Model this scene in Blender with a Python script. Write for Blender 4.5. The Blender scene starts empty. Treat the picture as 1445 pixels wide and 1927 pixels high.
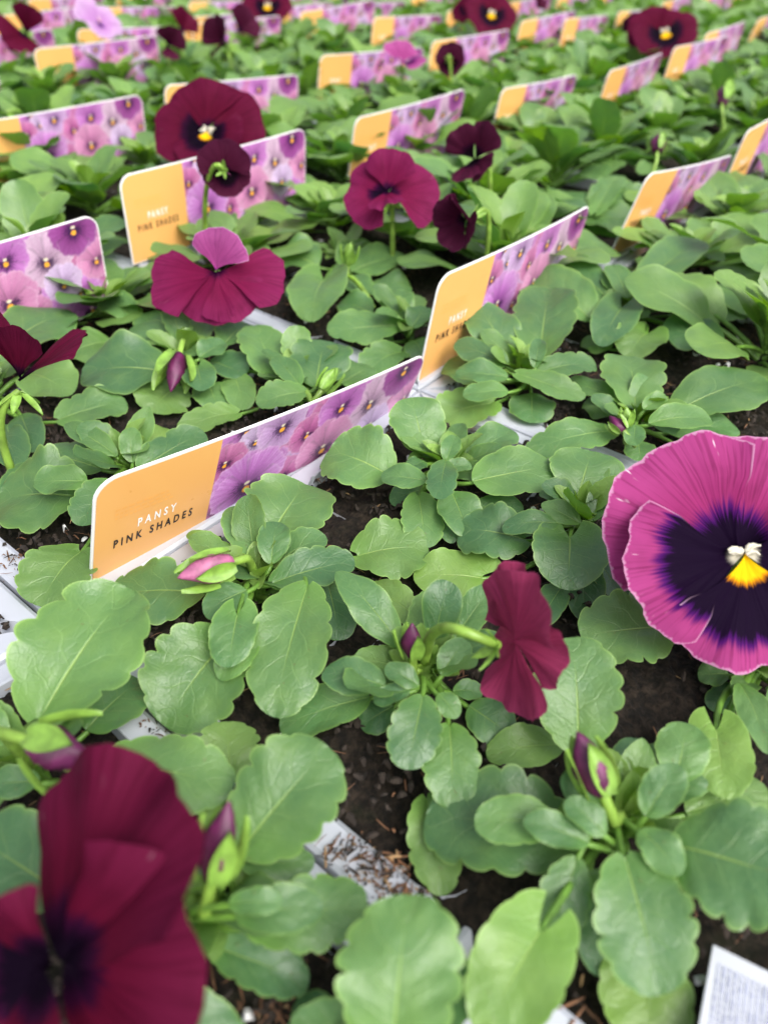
import bpy, math, random
import numpy as np
from mathutils import Vector, Matrix

rnd = random.Random(7)
scene = bpy.context.scene
COL = scene.collection
R = math.radians

# ------------------------------------------------------------------ camera
PXW, PXH, FPX = 1445.0, 1927.0, 1330.0
RIM = 0.060                       # height of the tray rims above the ground
CAMH = 0.140                      # camera above the rims
PITCH, ROLL = R(40.12), R(0.42)
CF = Vector((0, math.cos(PITCH), -math.sin(PITCH)))
_r0 = Vector((1, 0, 0)); _u0 = Vector((0, math.sin(PITCH), math.cos(PITCH)))
CR = _r0 * math.cos(ROLL) + _u0 * math.sin(ROLL)
CU = _u0 * math.cos(ROLL) - _r0 * math.sin(ROLL)
CPOS = Vector((0, 0, RIM + CAMH))
cd = bpy.data.cameras.new('camera')
cam = bpy.data.objects.new('camera', cd); COL.objects.link(cam)
cd.sensor_fit = 'VERTICAL'; cd.sensor_height = 24.0; cd.sensor_width = 18.0
cd.lens = 24.0 * FPX / PXH
cd.clip_start = 0.005; cd.clip_end = 500
m = Matrix((CR, CU, -CF)).transposed().to_4x4(); m.translation = CPOS
cam.matrix_world = m
cd.dof.use_dof = True
cd.dof.focus_distance = 0.195
cd.dof.aperture_fstop = 7.6
scene.camera = cam

# ------------------------------------------------------------------ light
w = bpy.data.worlds.new('World'); scene.world = w; w.use_nodes = True
nt = w.node_tree; nt.nodes.clear()
SUN_EL, SUN_AZ = R(52), R(140)     # overcast: broad soft sun, behind the camera and to its right
sky = nt.nodes.new('ShaderNodeTexSky'); sky.sky_type = 'NISHITA'; sky.sun_disc = False
sky.sun_elevation = SUN_EL; sky.sun_rotation = SUN_AZ
sky.air_density = 1.0; sky.dust_density = 6.0; sky.ozone_density = 1.0
hs = nt.nodes.new('ShaderNodeHueSaturation'); hs.inputs['Saturation'].default_value = 0.45
bg = nt.nodes.new('ShaderNodeBackground'); bg.inputs['Strength'].default_value = 0.14
wo = nt.nodes.new('ShaderNodeOutputWorld')
nt.links.new(sky.outputs[0], hs.inputs['Color']); nt.links.new(hs.outputs[0], bg.inputs[0]); nt.links.new(bg.outputs[0], wo.inputs[0])
sl = bpy.data.lights.new('sun', 'SUN'); sl.energy = 1.3; sl.angle = R(45); sl.color = (1.0, 0.985, 0.965)
sun = bpy.data.objects.new('sun', sl); COL.objects.link(sun)
sdir = Vector((math.sin(SUN_AZ) * math.cos(SUN_EL), math.cos(SUN_AZ) * math.cos(SUN_EL), math.sin(SUN_EL)))
sun.rotation_euler = sdir.to_track_quat('Z', 'Y').to_euler(); sun.location = (0, 0, 3)
vs = scene.view_settings
vs.view_transform = 'Standard'; vs.look = 'None'; vs.gamma = 1.0; vs.use_curve_mapping = False
vs.exposure = 1.0
scene.cycles.use_denoising = True
scene.cycles.max_bounces = 6
scene.cycles.transparent_max_bounces = 4

# ------------------------------------------------------------------ picture <-> place
def at(px, py, z=0.0):
    """the point z metres above the tray rims that is seen at that pixel of the photograph"""
    d = CF * FPX + CR * (px - PXW / 2) - CU * (py - PXH / 2)
    t = (RIM + z - CPOS.z) / d.z
    return CPOS + d * t
def proj(P):
    d = P - CPOS; z = d.dot(CF)
    return Vector((PXW / 2 + FPX * d.dot(CR) / z, PXH / 2 - FPX * d.dot(CU) / z, z))

# the grid the packs stand in
GA = R(51); EU = Vector((math.cos(GA), math.sin(GA), 0)); EV = Vector((-math.sin(GA), math.cos(GA), 0))
PU, PV, U0, V0 = 0.155, 0.183, 0.040, -0.042
def uv(u, v, z=0.0): return EU * u + EV * v + Vector((0, 0, RIM + z))
def cell_uv(i, j): return U0 + PU * (i + .5) / 2, V0 + PV * (j + .5) / 3

# ------------------------------------------------------------------ materials
def mat(name):
    m = bpy.data.materials.new(name); m.use_nodes = True
    n = m.node_tree.nodes; b = n['Principled BSDF']
    return m, m.node_tree, b
def node(t, kind, **kw):
    n = t.nodes.new(kind)
    for k, v in kw.items(): setattr(n, k, v)
    return n
def math_(t, op, a, b=None, c=None, clamp=False):
    n = t.nodes.new('ShaderNodeMath'); n.operation = op; n.use_clamp = clamp
    for i, x in enumerate((a, b, c)):
        if x is None: continue
        if isinstance(x, (int, float)): n.inputs[i].default_value = x
        else: t.links.new(x, n.inputs[i])
    return n.outputs[0]
def mix(t, fac, a, b):
    n = t.nodes.new('ShaderNodeMix'); n.data_type = 'RGBA'; n.clamp_factor = True
    if isinstance(fac, (int, float)): n.inputs[0].default_value = fac
    else: t.links.new(fac, n.inputs[0])
    for s, x in ((6, a), (7, b)):
        if isinstance(x, tuple): n.inputs[s].default_value = (*x, 1)
        else: t.links.new(x, n.inputs[s])
    return n.outputs[2]
def sstep(t, x, lo, hi):
    n = t.nodes.new('ShaderNodeMapRange'); n.interpolation_type = 'SMOOTHSTEP'
    t.links.new(x, n.inputs[0]); n.inputs[1].default_value = lo; n.inputs[2].default_value = hi
    return n.outputs[0]
def noise(t, vec, scale, detail=2.0, rough=.5):
    n = t.nodes.new('ShaderNodeTexNoise'); n.inputs['Scale'].default_value = scale
    n.inputs['Detail'].default_value = detail; n.inputs['Roughness'].default_value = rough
    if vec is not None: t.links.new(vec, n.inputs['Vector'])
    return n.outputs[0]
def bump(t, b, h, strength, dist):
    n = t.nodes.new('ShaderNodeBump'); n.inputs['Strength'].default_value = strength; n.inputs['Distance'].default_value = dist
    t.links.new(h, n.inputs['Height']); t.links.new(n.outputs[0], b.inputs['Normal']); return n
def translucent(t, b, color, fac):
    tr = t.nodes.new('ShaderNodeBsdfTranslucent'); mx = t.nodes.new('ShaderNodeMixShader')
    if isinstance(color, tuple): tr.inputs[0].default_value = (*color, 1)
    else: t.links.new(color, tr.inputs[0])
    mx.inputs[0].default_value = fac
    o = t.nodes['Material Output']
    t.links.new(b.outputs[0], mx.inputs[1]); t.links.new(tr.outputs[0], mx.inputs[2]); t.links.new(mx.outputs[0], o.inputs[0])

def leaf_material():
    m, t, b = mat('leaf blade')
    uvn = node(t, 'ShaderNodeUVMap'); sep = node(t, 'ShaderNodeSeparateXYZ'); t.links.new(uvn.outputs[0], sep.inputs[0])
    tt = math_(t, 'ABSOLUTE', math_(t, 'MULTIPLY_ADD', sep.outputs[0], 2.0, -1.0)); s = sep.outputs[1]
    info = node(t, 'ShaderNodeObjectInfo'); isl = node(t, 'ShaderNodeNewGeometry').outputs['Random Per Island']
    csep = node(t, 'ShaderNodeSeparateColor'); t.links.new(info.outputs['Color'], csep.inputs[0])
    geo = node(t, 'ShaderNodeTexCoord')
    nz = noise(t, geo.outputs['Object'], 160.0, 3)
    fine = noise(t, geo.outputs['Object'], 1500.0, 2)
    # age of the leaf: green (0) to yellow green (1)
    rv = math_(t, 'FRACT', math_(t, 'ADD', isl, info.outputs['Random']))
    age = math_(t, 'ADD', csep.outputs[0], math_(t, 'MULTIPLY_ADD', rv, .22, -.11))
    age = math_(t, 'ADD', age, math_(t, 'MULTIPLY_ADD', nz, .5, -.25), clamp=True)
    c = mix(t, age, (.060, .150, .055), (.190, .310, .056))
    # warmer towards the stalk and the margin
    edge = sstep(t, tt, .80, 1.0)
    c = mix(t, math_(t, 'MULTIPLY', edge, .30), c, (.17, .32, .055))
    base = sstep(t, s, .35, .0)
    c = mix(t, math_(t, 'MULTIPLY', base, .30), c, (.15, .32, .03))
    # veins
    mid = sstep(t, math_(t, 'DIVIDE', tt, math_(t, 'MULTIPLY_ADD', s, -.036, .046)), 1.0, .25)
    mid = math_(t, 'MULTIPLY', mid, sstep(t, s, .85, .35))
    wob = math_(t, 'MULTIPLY_ADD', noise(t, geo.outputs['Object'], 110.0, 1), .30, -.15)
    ph = math_(t, 'FRACT', math_(t, 'MULTIPLY', math_(t, 'ADD', wob, math_(t, 'SUBTRACT', s, math_(t, 'MULTIPLY', tt, .34))), 4.3))
    lat = math_(t, 'ABSOLUTE', math_(t, 'SUBTRACT', ph, .5))
    lat = math_(t, 'MULTIPLY', sstep(t, lat, .06, .0), sstep(t, tt, .85, .3))
    c = mix(t, math_(t, 'MULTIPLY', lat, .22), c, (.22, .36, .12))
    c = mix(t, math_(t, 'MULTIPLY', mid, .72), c, (.26, .40, .10))
    # small brown specks
    vor = node(t, 'ShaderNodeTexVoronoi', feature='DISTANCE_TO_EDGE'); vor.inputs['Scale'].default_value = 420.0; t.links.new(geo.outputs['Object'], vor.inputs['Vector'])
    net = sstep(t, vor.outputs['Distance'], .10, .0)
    c = mix(t, math_(t, 'MULTIPLY', net, .06), c, (.22, .36, .12))
    rim = sstep(t, tt, .955, .985)
    c = mix(t, math_(t, 'MULTIPLY', rim, .45), c, (.32, .48, .14))
    sp = noise(t, geo.outputs['Object'], 700.0, 1)
    c = mix(t, math_(t, 'MULTIPLY', sstep(t, sp, .76, .80), .35), c, (.12, .09, .03))
    bright = node(t, 'ShaderNodeHueSaturation'); t.links.new(c, bright.inputs['Color'])
    t.links.new(math_(t, 'MULTIPLY', math_(t, 'MULTIPLY_ADD', rv, .26, .86), math_(t, 'MULTIPLY', csep.outputs[1], 2.0)), bright.inputs['Value'])
    c = bright.outputs[0]
    t.links.new(c, b.inputs['Base Color'])
    t.links.new(math_(t, 'MULTIPLY_ADD', nz, .26, .30), b.inputs['Roughness'])
    b.inputs['Specular IOR Level'].default_value = .58
    h = math_(t, 'ADD', math_(t, 'MULTIPLY', fine, .25), math_(t, 'MULTIPLY', nz, .8))
    h = math_(t, 'SUBTRACT', h, math_(t, 'MULTIPLY', net, .09))
    h = math_(t, 'SUBTRACT', h, math_(t, 'ADD', math_(t, 'MULTIPLY', mid, .7), math_(t, 'MULTIPLY', lat, .2)))
    bump(t, b, h, .55, .0007)
    tc = node(t, 'ShaderNodeHueSaturation'); t.links.new(c, tc.inputs['Color']); tc.inputs['Saturation'].default_value = 1.25; tc.inputs['Value'].default_value = 1.8
    translucent(t, b, tc.outputs[0], .25)
    return m
M_LEAF = leaf_material()

def simple(name, col, rough=.5, var=.0, scale=200, spec=.5, trans=0, bmp=0):
    m, t, b = mat(name)
    geo = node(t, 'ShaderNodeTexCoord'); nz = noise(t, geo.outputs['Object'], scale, 4)
    c = mix(t, sstep(t, nz, .3, .7), tuple(x * (1 - var) for x in col), tuple(min(1, x * (1 + var)) for x in col))
    t.links.new(c, b.inputs['Base Color']); b.inputs['Roughness'].default_value = rough; b.inputs['Specular IOR Level'].default_value = spec
    if bmp: bump(t, b, nz, .6, bmp)
    if trans: translucent(t, b, c, trans)
    return m
M_STALK = simple('leaf stalk', (.12, .25, .035), .4, .25, 300, trans=.15)
M_FSTALK = simple('flower stalk', (.20, .34, .05), .4, .35, 150, trans=.15)
M_SEPAL = simple('sepal', (.21, .38, .06), .4, .25, 300, trans=.25)
M_PLASTIC = simple('pale grey tray plastic', (.40, .42, .47), .32, .06, 60)
M_CARD = simple('white label card', (.82, .82, .82), .35, .02, 50)
M_WHITE = simple('white print', (.86, .86, .84), .4, .02)
M_BLACK = simple('black print', (.012, .012, .014), .45, .1)
M_EYE = simple('flower eye', (.80, .50, .004), .5, .06, 600)
M_EYERIM = simple('orange eye rim', (.55, .20, .004), .5, .2, 900)
M_WHISK = simple('flower whiskers', (.66, .62, .50), .5, .1, 600, trans=.2)
M_CARD2 = simple('white care card', (.37, .39, .43), .4, .02, 50)
M_GREY = simple('grey print', (.24, .26, .36), .5, .2)

def yellow_material():
    m, t, b = mat('amber label print')
    g = node(t, 'ShaderNodeTexCoord'); nz = noise(t, g.outputs['Object'], 18, 3); f2 = noise(t, g.outputs['Object'], 900, 2)
    c = mix(t, nz, (.74, .375, .115), (.78, .42, .135)); c = mix(t, math_(t, 'MULTIPLY', sstep(t, f2, .72, .8), .35), c, (.55, .25, .05))
    inf = node(t, 'ShaderNodeObjectInfo'); ad = node(t, 'ShaderNodeVectorMath', operation='ADD'); t.links.new(g.outputs['Object'], ad.inputs[0]); t.links.new(inf.outputs['Random'], ad.inputs[1])
    sm = noise(t, ad.outputs[0], 55, 5, .65); c = mix(t, math_(t, 'MULTIPLY', sstep(t, sm, .56, .74), .22), c, (.50, .27, .10))
    t.links.new(c, b.inputs['Base Color']); t.links.new(math_(t, 'MULTIPLY_ADD', sm, .4, .14), b.inputs['Roughness'])
    return m
M_YELLOW = yellow_material()
def print_material():
    m, t, b = mat('printed pansy picture')
    a = node(t, 'ShaderNodeVertexColor', layer_name='ink'); t.links.new(a.outputs[0], b.inputs['Base Color'])
    b.inputs['Roughness'].default_value = .33
    return m
M_PRINT = print_material()
def soil_material():
    m, t, b = mat('dark potting compost')
    g = node(t, 'ShaderNodeTexCoord'); n1 = noise(t, g.outputs['Object'], 420, 8, .7); n2 = noise(t, g.outputs['Object'], 60, 3)
    c = mix(t, sstep(t, n1, .35, .75), (.006, .005, .004), (.045, .032, .022))
    c = mix(t, math_(t, 'MULTIPLY', sstep(t, n2, .55, .75), .4), c, (.022, .030, .008))
    t.links.new(c, b.inputs['Base Color']); b.inputs['Roughness'].default_value = .85; b.inputs['Specular IOR Level'].default_value = .25
    bump(t, b, n1, 1.0, .002)
    return m
M_SOIL = soil_material()
M_CHIP = [simple('brown bark fibre', (.13, .060, .028), .8, .4), simple('pale straw fibre', (.28, .17, .08), .8, .3),
          simple('dark crumb', (.022, .015, .011), .9, .4), simple('white perlite', (.62, .62, .62), .7, .1)]
def ground_material():
    m, t, b = mat('grey concrete floor')
    g = node(t, 'ShaderNodeTexCoord'); n1 = noise(t, g.outputs['Object'], 9, 8, .65)
    t.links.new(mix(t, n1, (.14, .14, .15), (.30, .30, .31)), b.inputs['Base Color']); b.inputs['Roughness'].default_value = .8
    bump(t, b, n1, .4, .004); return m
M_GROUND = ground_material()

def petal_material(name, body, tip, blotch, violet, b_lo, b_hi, margin, margin_amt, spots):
    m, t, b = mat(name)
    uvn = node(t, 'ShaderNodeUVMap'); sep = node(t, 'ShaderNodeSeparateXYZ'); t.links.new(uvn.outputs[0], sep.inputs[0])
    a, r = sep.outputs[0], sep.outputs[1]
    info = node(t, 'ShaderNodeObjectInfo')
    off = math_(t, 'MULTIPLY', info.outputs['Random'], 37.0)
    def ray(ka, kr):
        cb = node(t, 'ShaderNodeCombineXYZ'); t.links.new(math_(t, 'MULTIPLY', a, ka), cb.inputs[0])
        t.links.new(math_(t, 'MULTIPLY', r, kr), cb.inputs[1]); t.links.new(off, cb.inputs[2])
        return noise(t, cb.outputs[0], 1.0, 2)
    r1 = ray(48, .6); r2 = ray(70, 1.6); r3 = ray(5, 4)
    c = mix(t, sstep(t, r, .35, 1.0), body, tip)
    dk = math_(t, 'MULTIPLY', sstep(t, r2, .48, .66), math_(t, 'MULTIPLY_ADD', r, -.35, .75))
    dk = math_(t, 'ADD', dk, math_(t, 'MULTIPLY', sstep(t, r3, .45, .75), .25))
    c = mix(t, dk, c, tuple(x * .55 for x in body))
    rr = math_(t, 'ADD', r, math_(t, 'MULTIPLY_ADD', r1, .28, -.14))
    bs = node(t, 'ShaderNodeSeparateColor'); t.links.new(info.outputs['Color'], bs.inputs[0])
    rr = math_(t, 'ADD', rr, math_(t, 'MULTIPLY_ADD', bs.outputs[0], -1.0, .5))   # object colour red sets how far the blotch runs
    c = mix(t, sstep(t, rr, b_hi + .10, b_hi - .02), c, violet)
    c = mix(t, sstep(t, rr, b_hi, b_lo), c, blotch)
    thr = math_(t, 'ADD', r, math_(t, 'MULTIPLY_ADD', r1, .10, -.05))
    c = mix(t, math_(t, 'MULTIPLY', sstep(t, thr, .285, .235), bs.outputs[1]), c, (.50, .17, .004))
    c = mix(t, math_(t, 'MULTIPLY', sstep(t, thr, .25, .20), bs.outputs[1]), c, (.80, .50, .006))
    c = mix(t, math_(t, 'MULTIPLY', sstep(t, thr, .15, .07), bs.outputs[2]), c, (.70, .66, .52))
    if margin_amt:
        mm = sstep(t, math_(t, 'ADD', r, math_(t, 'MULTIPLY_ADD', r2, .07, -.035)), .972, .995)
        sd_ = sstep(t, math_(t, 'ABSOLUTE', math_(t, 'SUBTRACT', a, .5)), .488, .498)
        mm = math_(t, 'MAXIMUM', mm, math_(t, 'MULTIPLY', sd_, sstep(t, r, .5, .75)))
        c = mix(t, math_(t, 'MULTIPLY', mm, margin_amt), c, margin)
    if spots:
        sv = ray(30, 4); c = mix(t, math_(t, 'MULTIPLY', sstep(t, sv, .69, .78), math_(t, 'MULTIPLY', sstep(t, r, .72, .97), spots)), c, (.85, .72, .82))
    t.links.new(c, b.inputs['Base Color'])
    b.inputs['Roughness'].default_value = .6; b.inputs['Specular IOR Level'].default_value = .04
    bump(t, b, math_(t, 'ADD', r1, math_(t, 'MULTIPLY', r2, .5)), .35, .0006)
    translucent(t, b, c, .28)
    return m
M_PET = {
 'pink': petal_material('magenta pink petal', (.255, .022, .115), (.33, .046, .180), (.006, .001, .012), (.050, .004, .095), .52, .60, (.70, .44, .62), .45, 1.0),
 'wine': petal_material('wine red petal', (.078, .0034, .018), (.092, .006, .028), (.004, .001, .006), (.02, .002, .016), .26, .40, (.5, .2, .4), .0, .10),
 'magenta': petal_material('magenta wine petal', (.145, .0070, .044), (.170, .014, .068), (.006, .001, .010), (.03, .002, .025), .18, .30, (.5, .15, .3), .0, .08),
 'rear': petal_material('dusky rose petal back', (.245, .024, .074), (.28, .036, .098), (.03, .004, .02), (.08, .008, .04), .05, .12, (.5, .15, .3), .1, .03),
 'dusk': petal_material('dusky maroon petal', (.050, .0050, .020), (.068, .010, .032), (.004, .001, .004), (.02, .002, .014), .30, .42, (.3, .1, .2), .10, .05),
 'lilac': petal_material('pale lilac petal', (.42, .20, .46), (.50, .33, .54), (.04, .006, .10), (.18, .04, .26), .12, .22, (.9, .8, .9), .3, .2),
 'rosy': petal_material('rosy pink petal', (.28, .045, .18), (.34, .075, .24), (.06, .006, .06), (.25, .03, .2), .15, .25, (.9, .7, .9), .3, .2),
}
M_BUD = simple('closed purple bud', (.10, .008, .060), .5, .4, 300, trans=.15)
M_BUDP = simple('closed pink bud', (.34, .10, .20), .5, .3, 300, trans=.15)

# ------------------------------------------------------------------ mesh helpers
def new_mesh(name, verts, faces, mats, uvs=None, midx=None, smooth=True):
    me = bpy.data.meshes.new(name); me.from_pydata([tuple(v) for v in verts], [], faces)
    for q in mats: me.materials.append(q)
    if midx is not None: me.polygons.foreach_set('material_index', midx)
    me.polygons.foreach_set('use_smooth', [smooth] * len(me.polygons))
    if uvs is not None:
        l = me.uv_layers.new(name='UVMap'); vi = np.zeros(len(me.loops), dtype=np.int32); me.loops.foreach_get('vertex_index', vi)
        l.data.foreach_set('uv', np.asarray(uvs, dtype=np.float32)[vi].ravel())
    me.update(); return me
def link(name, me, parent=None, loc=None, rot=None):
    o = bpy.data.objects.new(name, me); COL.objects.link(o)
    if parent is not None: o.parent = parent
    if loc is not None: o.location = loc
    if rot is not None: o.rotation_euler = rot
    return o
def empty(name, loc, rz=0.0):
    o = bpy.data.objects.new(name, None); COL.objects.link(o); o.location = loc; o.rotation_euler = (0, 0, rz)
    o.empty_display_size = .01; return o
def tag(o, label, cat, group=None):
    o['label'] = label; o['category'] = cat
    if group: o['group'] = group
def bez(p0, p1, p2, n):
    return [p0 * (1 - k / n) ** 2 + p1 * (2 * (k / n) * (1 - k / n)) + p2 * (k / n) ** 2 for k in range(n + 1)]
def bez3(p0, p1, p2, p3, n):
    o = []
    for k in range(n + 1):
        s = k / n; q = 1 - s; o.append(p0 * q ** 3 + p1 * 3 * q * q * s + p2 * 3 * q * s * s + p3 * s ** 3)
    return o
def tube(pts, r0, r1, sides=6):
    V, Fc = [], []; n = len(pts); a = None
    for k, p in enumerate(pts):
        d = (pts[min(k + 1, n - 1)] - pts[max(k - 1, 0)])
        d = d.normalized() if d.length > 1e-9 else Vector((0, 0, 1))
        if a is None: a = d.orthogonal().normalized()
        else: a = (a - d * a.dot(d)); a = a.normalized() if a.length > 1e-6 else d.orthogonal().normalized()
        b = d.cross(a); rr = r0 + (r1 - r0) * k / (n - 1)
        for q in range(sides):
            an = 2 * math.pi * q / sides; V.append(p + (a * math.cos(an) + b * math.sin(an)) * rr)
    for k in range(n - 1):
        for q in range(sides):
            q2 = (q + 1) % sides; Fc.append((k * sides + q, k * sides + q2, (k + 1) * sides + q2, (k + 1) * sides + q))
    return V, Fc

# ------------------------------------------------------------------ leaves
SHAPE = {'o': (.55, .50, 4, .09, .00), 'r': (.46, .40, 5, .17, .10), 'h': (.32, .50, 5, .08, .34), 'l': (.70, .72, 4, .09, .00), 'c': (.52, .46, 5, .22, .05), 's': (.85, .42, 3, .03, .0)}
def leaf_geo(L, Wd, kind, rg, ns=34, nt_=10, arch=.06, cup=.15, fold=.05, wave=.02, pucker=.015, y0=0.0, droop=0.0):
    a, b, teeth, depth, lobe = SHAPE[kind]
    pk = (a / (a + b)) ** a * (b / (a + b)) ** b
    ph1, ph2 = rg.random() * 6.28, rg.random() * 6.28
    tl, tr = rg.random(), rg.random(); skew = rg.uniform(-.06, .06)
    V, UVs, Fc = [], [], []
    for i in range(ns + 1):
        s = i / ns
        s = s * .75 + .25 * (1 - math.cos(math.pi * s)) / 2
        s = min(max(s, .004), .996)
        w0 = s ** a * (1 - s) ** b / pk
        for k in range(nt_ + 1):
            t = -1 + 2 * k / nt_; at_ = abs(t); sd = 1 if t > 0 else -1
            off = tr if sd > 0 else tl
            q = (s * (teeth + .3) + off * .5) % 1.0
            qq = q ** .8
            bmp = max(0.0, 1 - (2 * qq - 1) ** 2) ** .45
            fade = min(1, s / .15) * (1.0 if s < .93 else (1 - s) / .07)
            md = 1 - depth * (1 - bmp) * fade
            x = t * w0 * Wd / 2 * (1 + (md - 1) * at_ ** 3)
            y = L * (s - lobe * at_ ** 1.6 * max(0, 1 - s / .5) ** 2 + skew * t * w0 * s)
            xn = 2 * x / Wd
            z = arch * L * 4 * s * (1 - s) + cup * Wd * .25 * (xn * xn - .0) + fold * abs(x)
            z += wave * Wd * math.sin(9 * s + ph1 + (1.7 if sd > 0 else 0)) * at_ ** 2 * w0
            vp = (s - .34 * at_ + .03 * math.sin(11 * s + ph2)) * 4.3 + (.35 if sd > 0 else 0)
            z += pucker * Wd * (abs(math.sin(math.pi * vp)) - .5) * at_ * (1 - at_ ** 3) * 1.6 * min(1, s * 4)
            z += .012 * Wd * math.sin(xn * 5 + ph2) * math.sin(s * 7 + ph1)
            z -= .03 * Wd * math.exp(-(t / .12) ** 2) * (1 - s)
            z -= droop * L * s * s
            V.append(Vector((x, y0 + y, z))); UVs.append((k / nt_, s))
    st = nt_ + 1
    for i in range(ns):
        for k in range(nt_):
            Fc.append((i * st + k, i * st + k + 1, (i + 1) * st + k + 1, (i + 1) * st + k))
    return V, Fc, UVs
def leaf_mesh(name, blade, stalk):
    V, Fc, UVs = blade; n0 = len(V); nf = len(Fc)
    if stalk:
        V2, F2 = stalk; V = V + V2; Fc = Fc + [tuple(q + n0 for q in f) for f in F2]; UVs = UVs + [(.5, 0)] * len(V2)
    return new_mesh(name, V, Fc, [M_LEAF, M_STALK], UVs, [0] * nf + [1] * (len(Fc) - nf))

# generic leaves shared by many plants
def make_pool():
    rg = random.Random(21); pool = {'out': [], 'mid': [], 'in': []}
    for k in range(12):
        kind = rg.choice('rrchoc'); L = rg.uniform(.025, .032); Wd = L * rg.uniform(.72, .88); pl = rg.uniform(.014, .024)
        bl = leaf_geo(L, Wd, kind, rg, 18, 8, rg.uniform(.02, .08), rg.uniform(-.25, .35), .04, .05, .02, pl, rg.uniform(.0, .25))
        pool['out'].append(leaf_mesh('leaf', bl, tube(bez(Vector((0, 0, -.002)), Vector((0, pl * .5, .001)), Vector((0, pl + .001, 0)), 3), .0011, .0008, 5)))
    for k in range(10):
        kind = rg.choice('oorlc'); L = rg.uniform(.020, .026); Wd = L * rg.uniform(.55, .75); pl = rg.uniform(.006, .012)
        bl = leaf_geo(L, Wd, kind, rg, 16, 6, rg.uniform(.0, .08), rg.uniform(-.1, .4), .12, .05, .02, pl, rg.uniform(.0, .4))
        pool['mid'].append(leaf_mesh('leaf', bl, tube([Vector((0, 0, 0)), Vector((0, pl + .001, 0))], .001, .0008, 5)))
    for k in range(8):
        kind = rg.choice('olsc'); L = rg.uniform(.009, .015); Wd = L * rg.uniform(.42, .6); pl = rg.uniform(.001, .004)
        bl = leaf_geo(L, Wd, kind, rg, 12, 6, rg.uniform(.0, .1), rg.uniform(.2, .6), .25, .05, .01, pl, rg.uniform(-.1, .4))
        pool['in'].append(leaf_mesh('leaf', bl, None))
    return pool
POOL = make_pool()
def leaf_color(o, age, val=.5): o.color = (max(0, min(1, age)), val, .5, 1)
def add_pool_leaf(plant, kind, az, el, z, rg, age, sc=1.0, val=.5):
    o = link('leaf', rg.choice(POOL[kind]), plant, (rg.uniform(-.002, .002), rg.uniform(-.002, .002), z))
    o.rotation_euler = (el, rg.uniform(-.3, .3), az); o.rotation_mode = 'XYZ'
    o.scale = (sc, sc, sc); leaf_color(o, age, val); return o
def rosette(plant, rg, n_in=7, z=.004, age=.35):
    for k in range(n_in):
        add_pool_leaf(plant, 'in', k * 2.4 + rg.uniform(-.3, .3), R(rg.uniform(30, 78)), z, rg, age + rg.uniform(.0, .35), rg.uniform(.6, 1.0))
def generic_leaves(rg):
    """list of (pool kind, mesh index, azimuth, elevation, z, roll, scale, age)"""
    out = []; a0 = rg.random() * 6.28; n = rg.randint(9, 11)
    for k in range(n): out.append(('out', rg.randrange(12), a0 + k * 6.283 / n * 1.0 + rg.uniform(-.3, .3), R(rg.uniform(8, 38)), rg.uniform(-.003, .004), rg.uniform(-.3, .3), rg.uniform(.85, 1.15), rg.choice((.25, .35, .42, .5, .75))))
    for k in range(9): out.append(('mid', rg.randrange(10), a0 + k * 2.4 + rg.uniform(-.3, .3), R(rg.uniform(26, 64)), rg.uniform(.002, .008), rg.uniform(-.3, .3), rg.uniform(.85, 1.2), rg.uniform(.3, .7)))
    for k in range(8): out.append(('in', rg.randrange(8), a0 + k * 2.4 + rg.uniform(-.3, .3), R(rg.uniform(35, 78)), .010, rg.uniform(-.3, .3), rg.uniform(.9, 1.4), rg.uniform(.6, .95)))
    return out

def hand_leaf(plant, crown, bx, by, tx, ty, wpx, kind, zb, zt, age=.22, val=.5, **kw):
    """a leaf whose blade runs from one pixel to another at the given heights (mm above the rims)"""
    rg = random.Random(int(bx * 7 + by * 13 + tx * 3))
    B = at(bx, by, zb * .001); T = at(tx, ty, zt * .001); ax = T - B; L = ax.length; Y = ax.normalized()
    mid = (B + T) / 2; tc = (CPOS - mid).normalized()
    N = Vector((0, 0, 1)) + tc * kw.pop('face', .35) + CR * kw.pop('roll', rg.uniform(-.15, .15))
    X = Y.cross(N).normalized(); Z = X.cross(Y)
    p0 = proj(mid); p1 = proj(mid + X * .002); ia = (proj(T) - proj(B)); ia.z = 0; ia.normalize()
    dv = p1 - p0; dv.z = 0; perp = abs(dv.x * ia.y - dv.y * ia.x) / .002
    Wd = min(max(wpx / max(perp, 1), .25 * L), 1.35 * L)
    opt = dict(arch=rg.uniform(.03, .12), cup=rg.uniform(-.12, .38), fold=rg.uniform(.0, .12), wave=rg.uniform(.04, .095), pucker=rg.uniform(.016, .034)); opt.update(kw)
    near = p0.z < .20
    bl = leaf_geo(L, Wd, kind, rg, 44 if near else 32, 12 if near else 10, **opt)
    M = Matrix((X, Y, Z)).transposed()
    MI = M.transposed()
    C0 = crown + Vector((rg.uniform(-.002, .002), rg.uniform(-.002, .002), rg.uniform(-.006, .001)))
    back = B - Y * min(.012, (B - C0).length * .45); back.z -= .001
    pts = [MI @ (p - B) for p in bez(C0, back - Z * .0008, B + Y * .003 - Z * .0009, 7)]
    me = leaf_mesh('leaf', bl, tube(pts, .0011, .0005, 6))
    o = link('leaf', me, plant); o.matrix_local = Matrix.Translation(B - plant.location) @ M.to_4x4()
    leaf_color(o, age, val)
    return o

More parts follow.
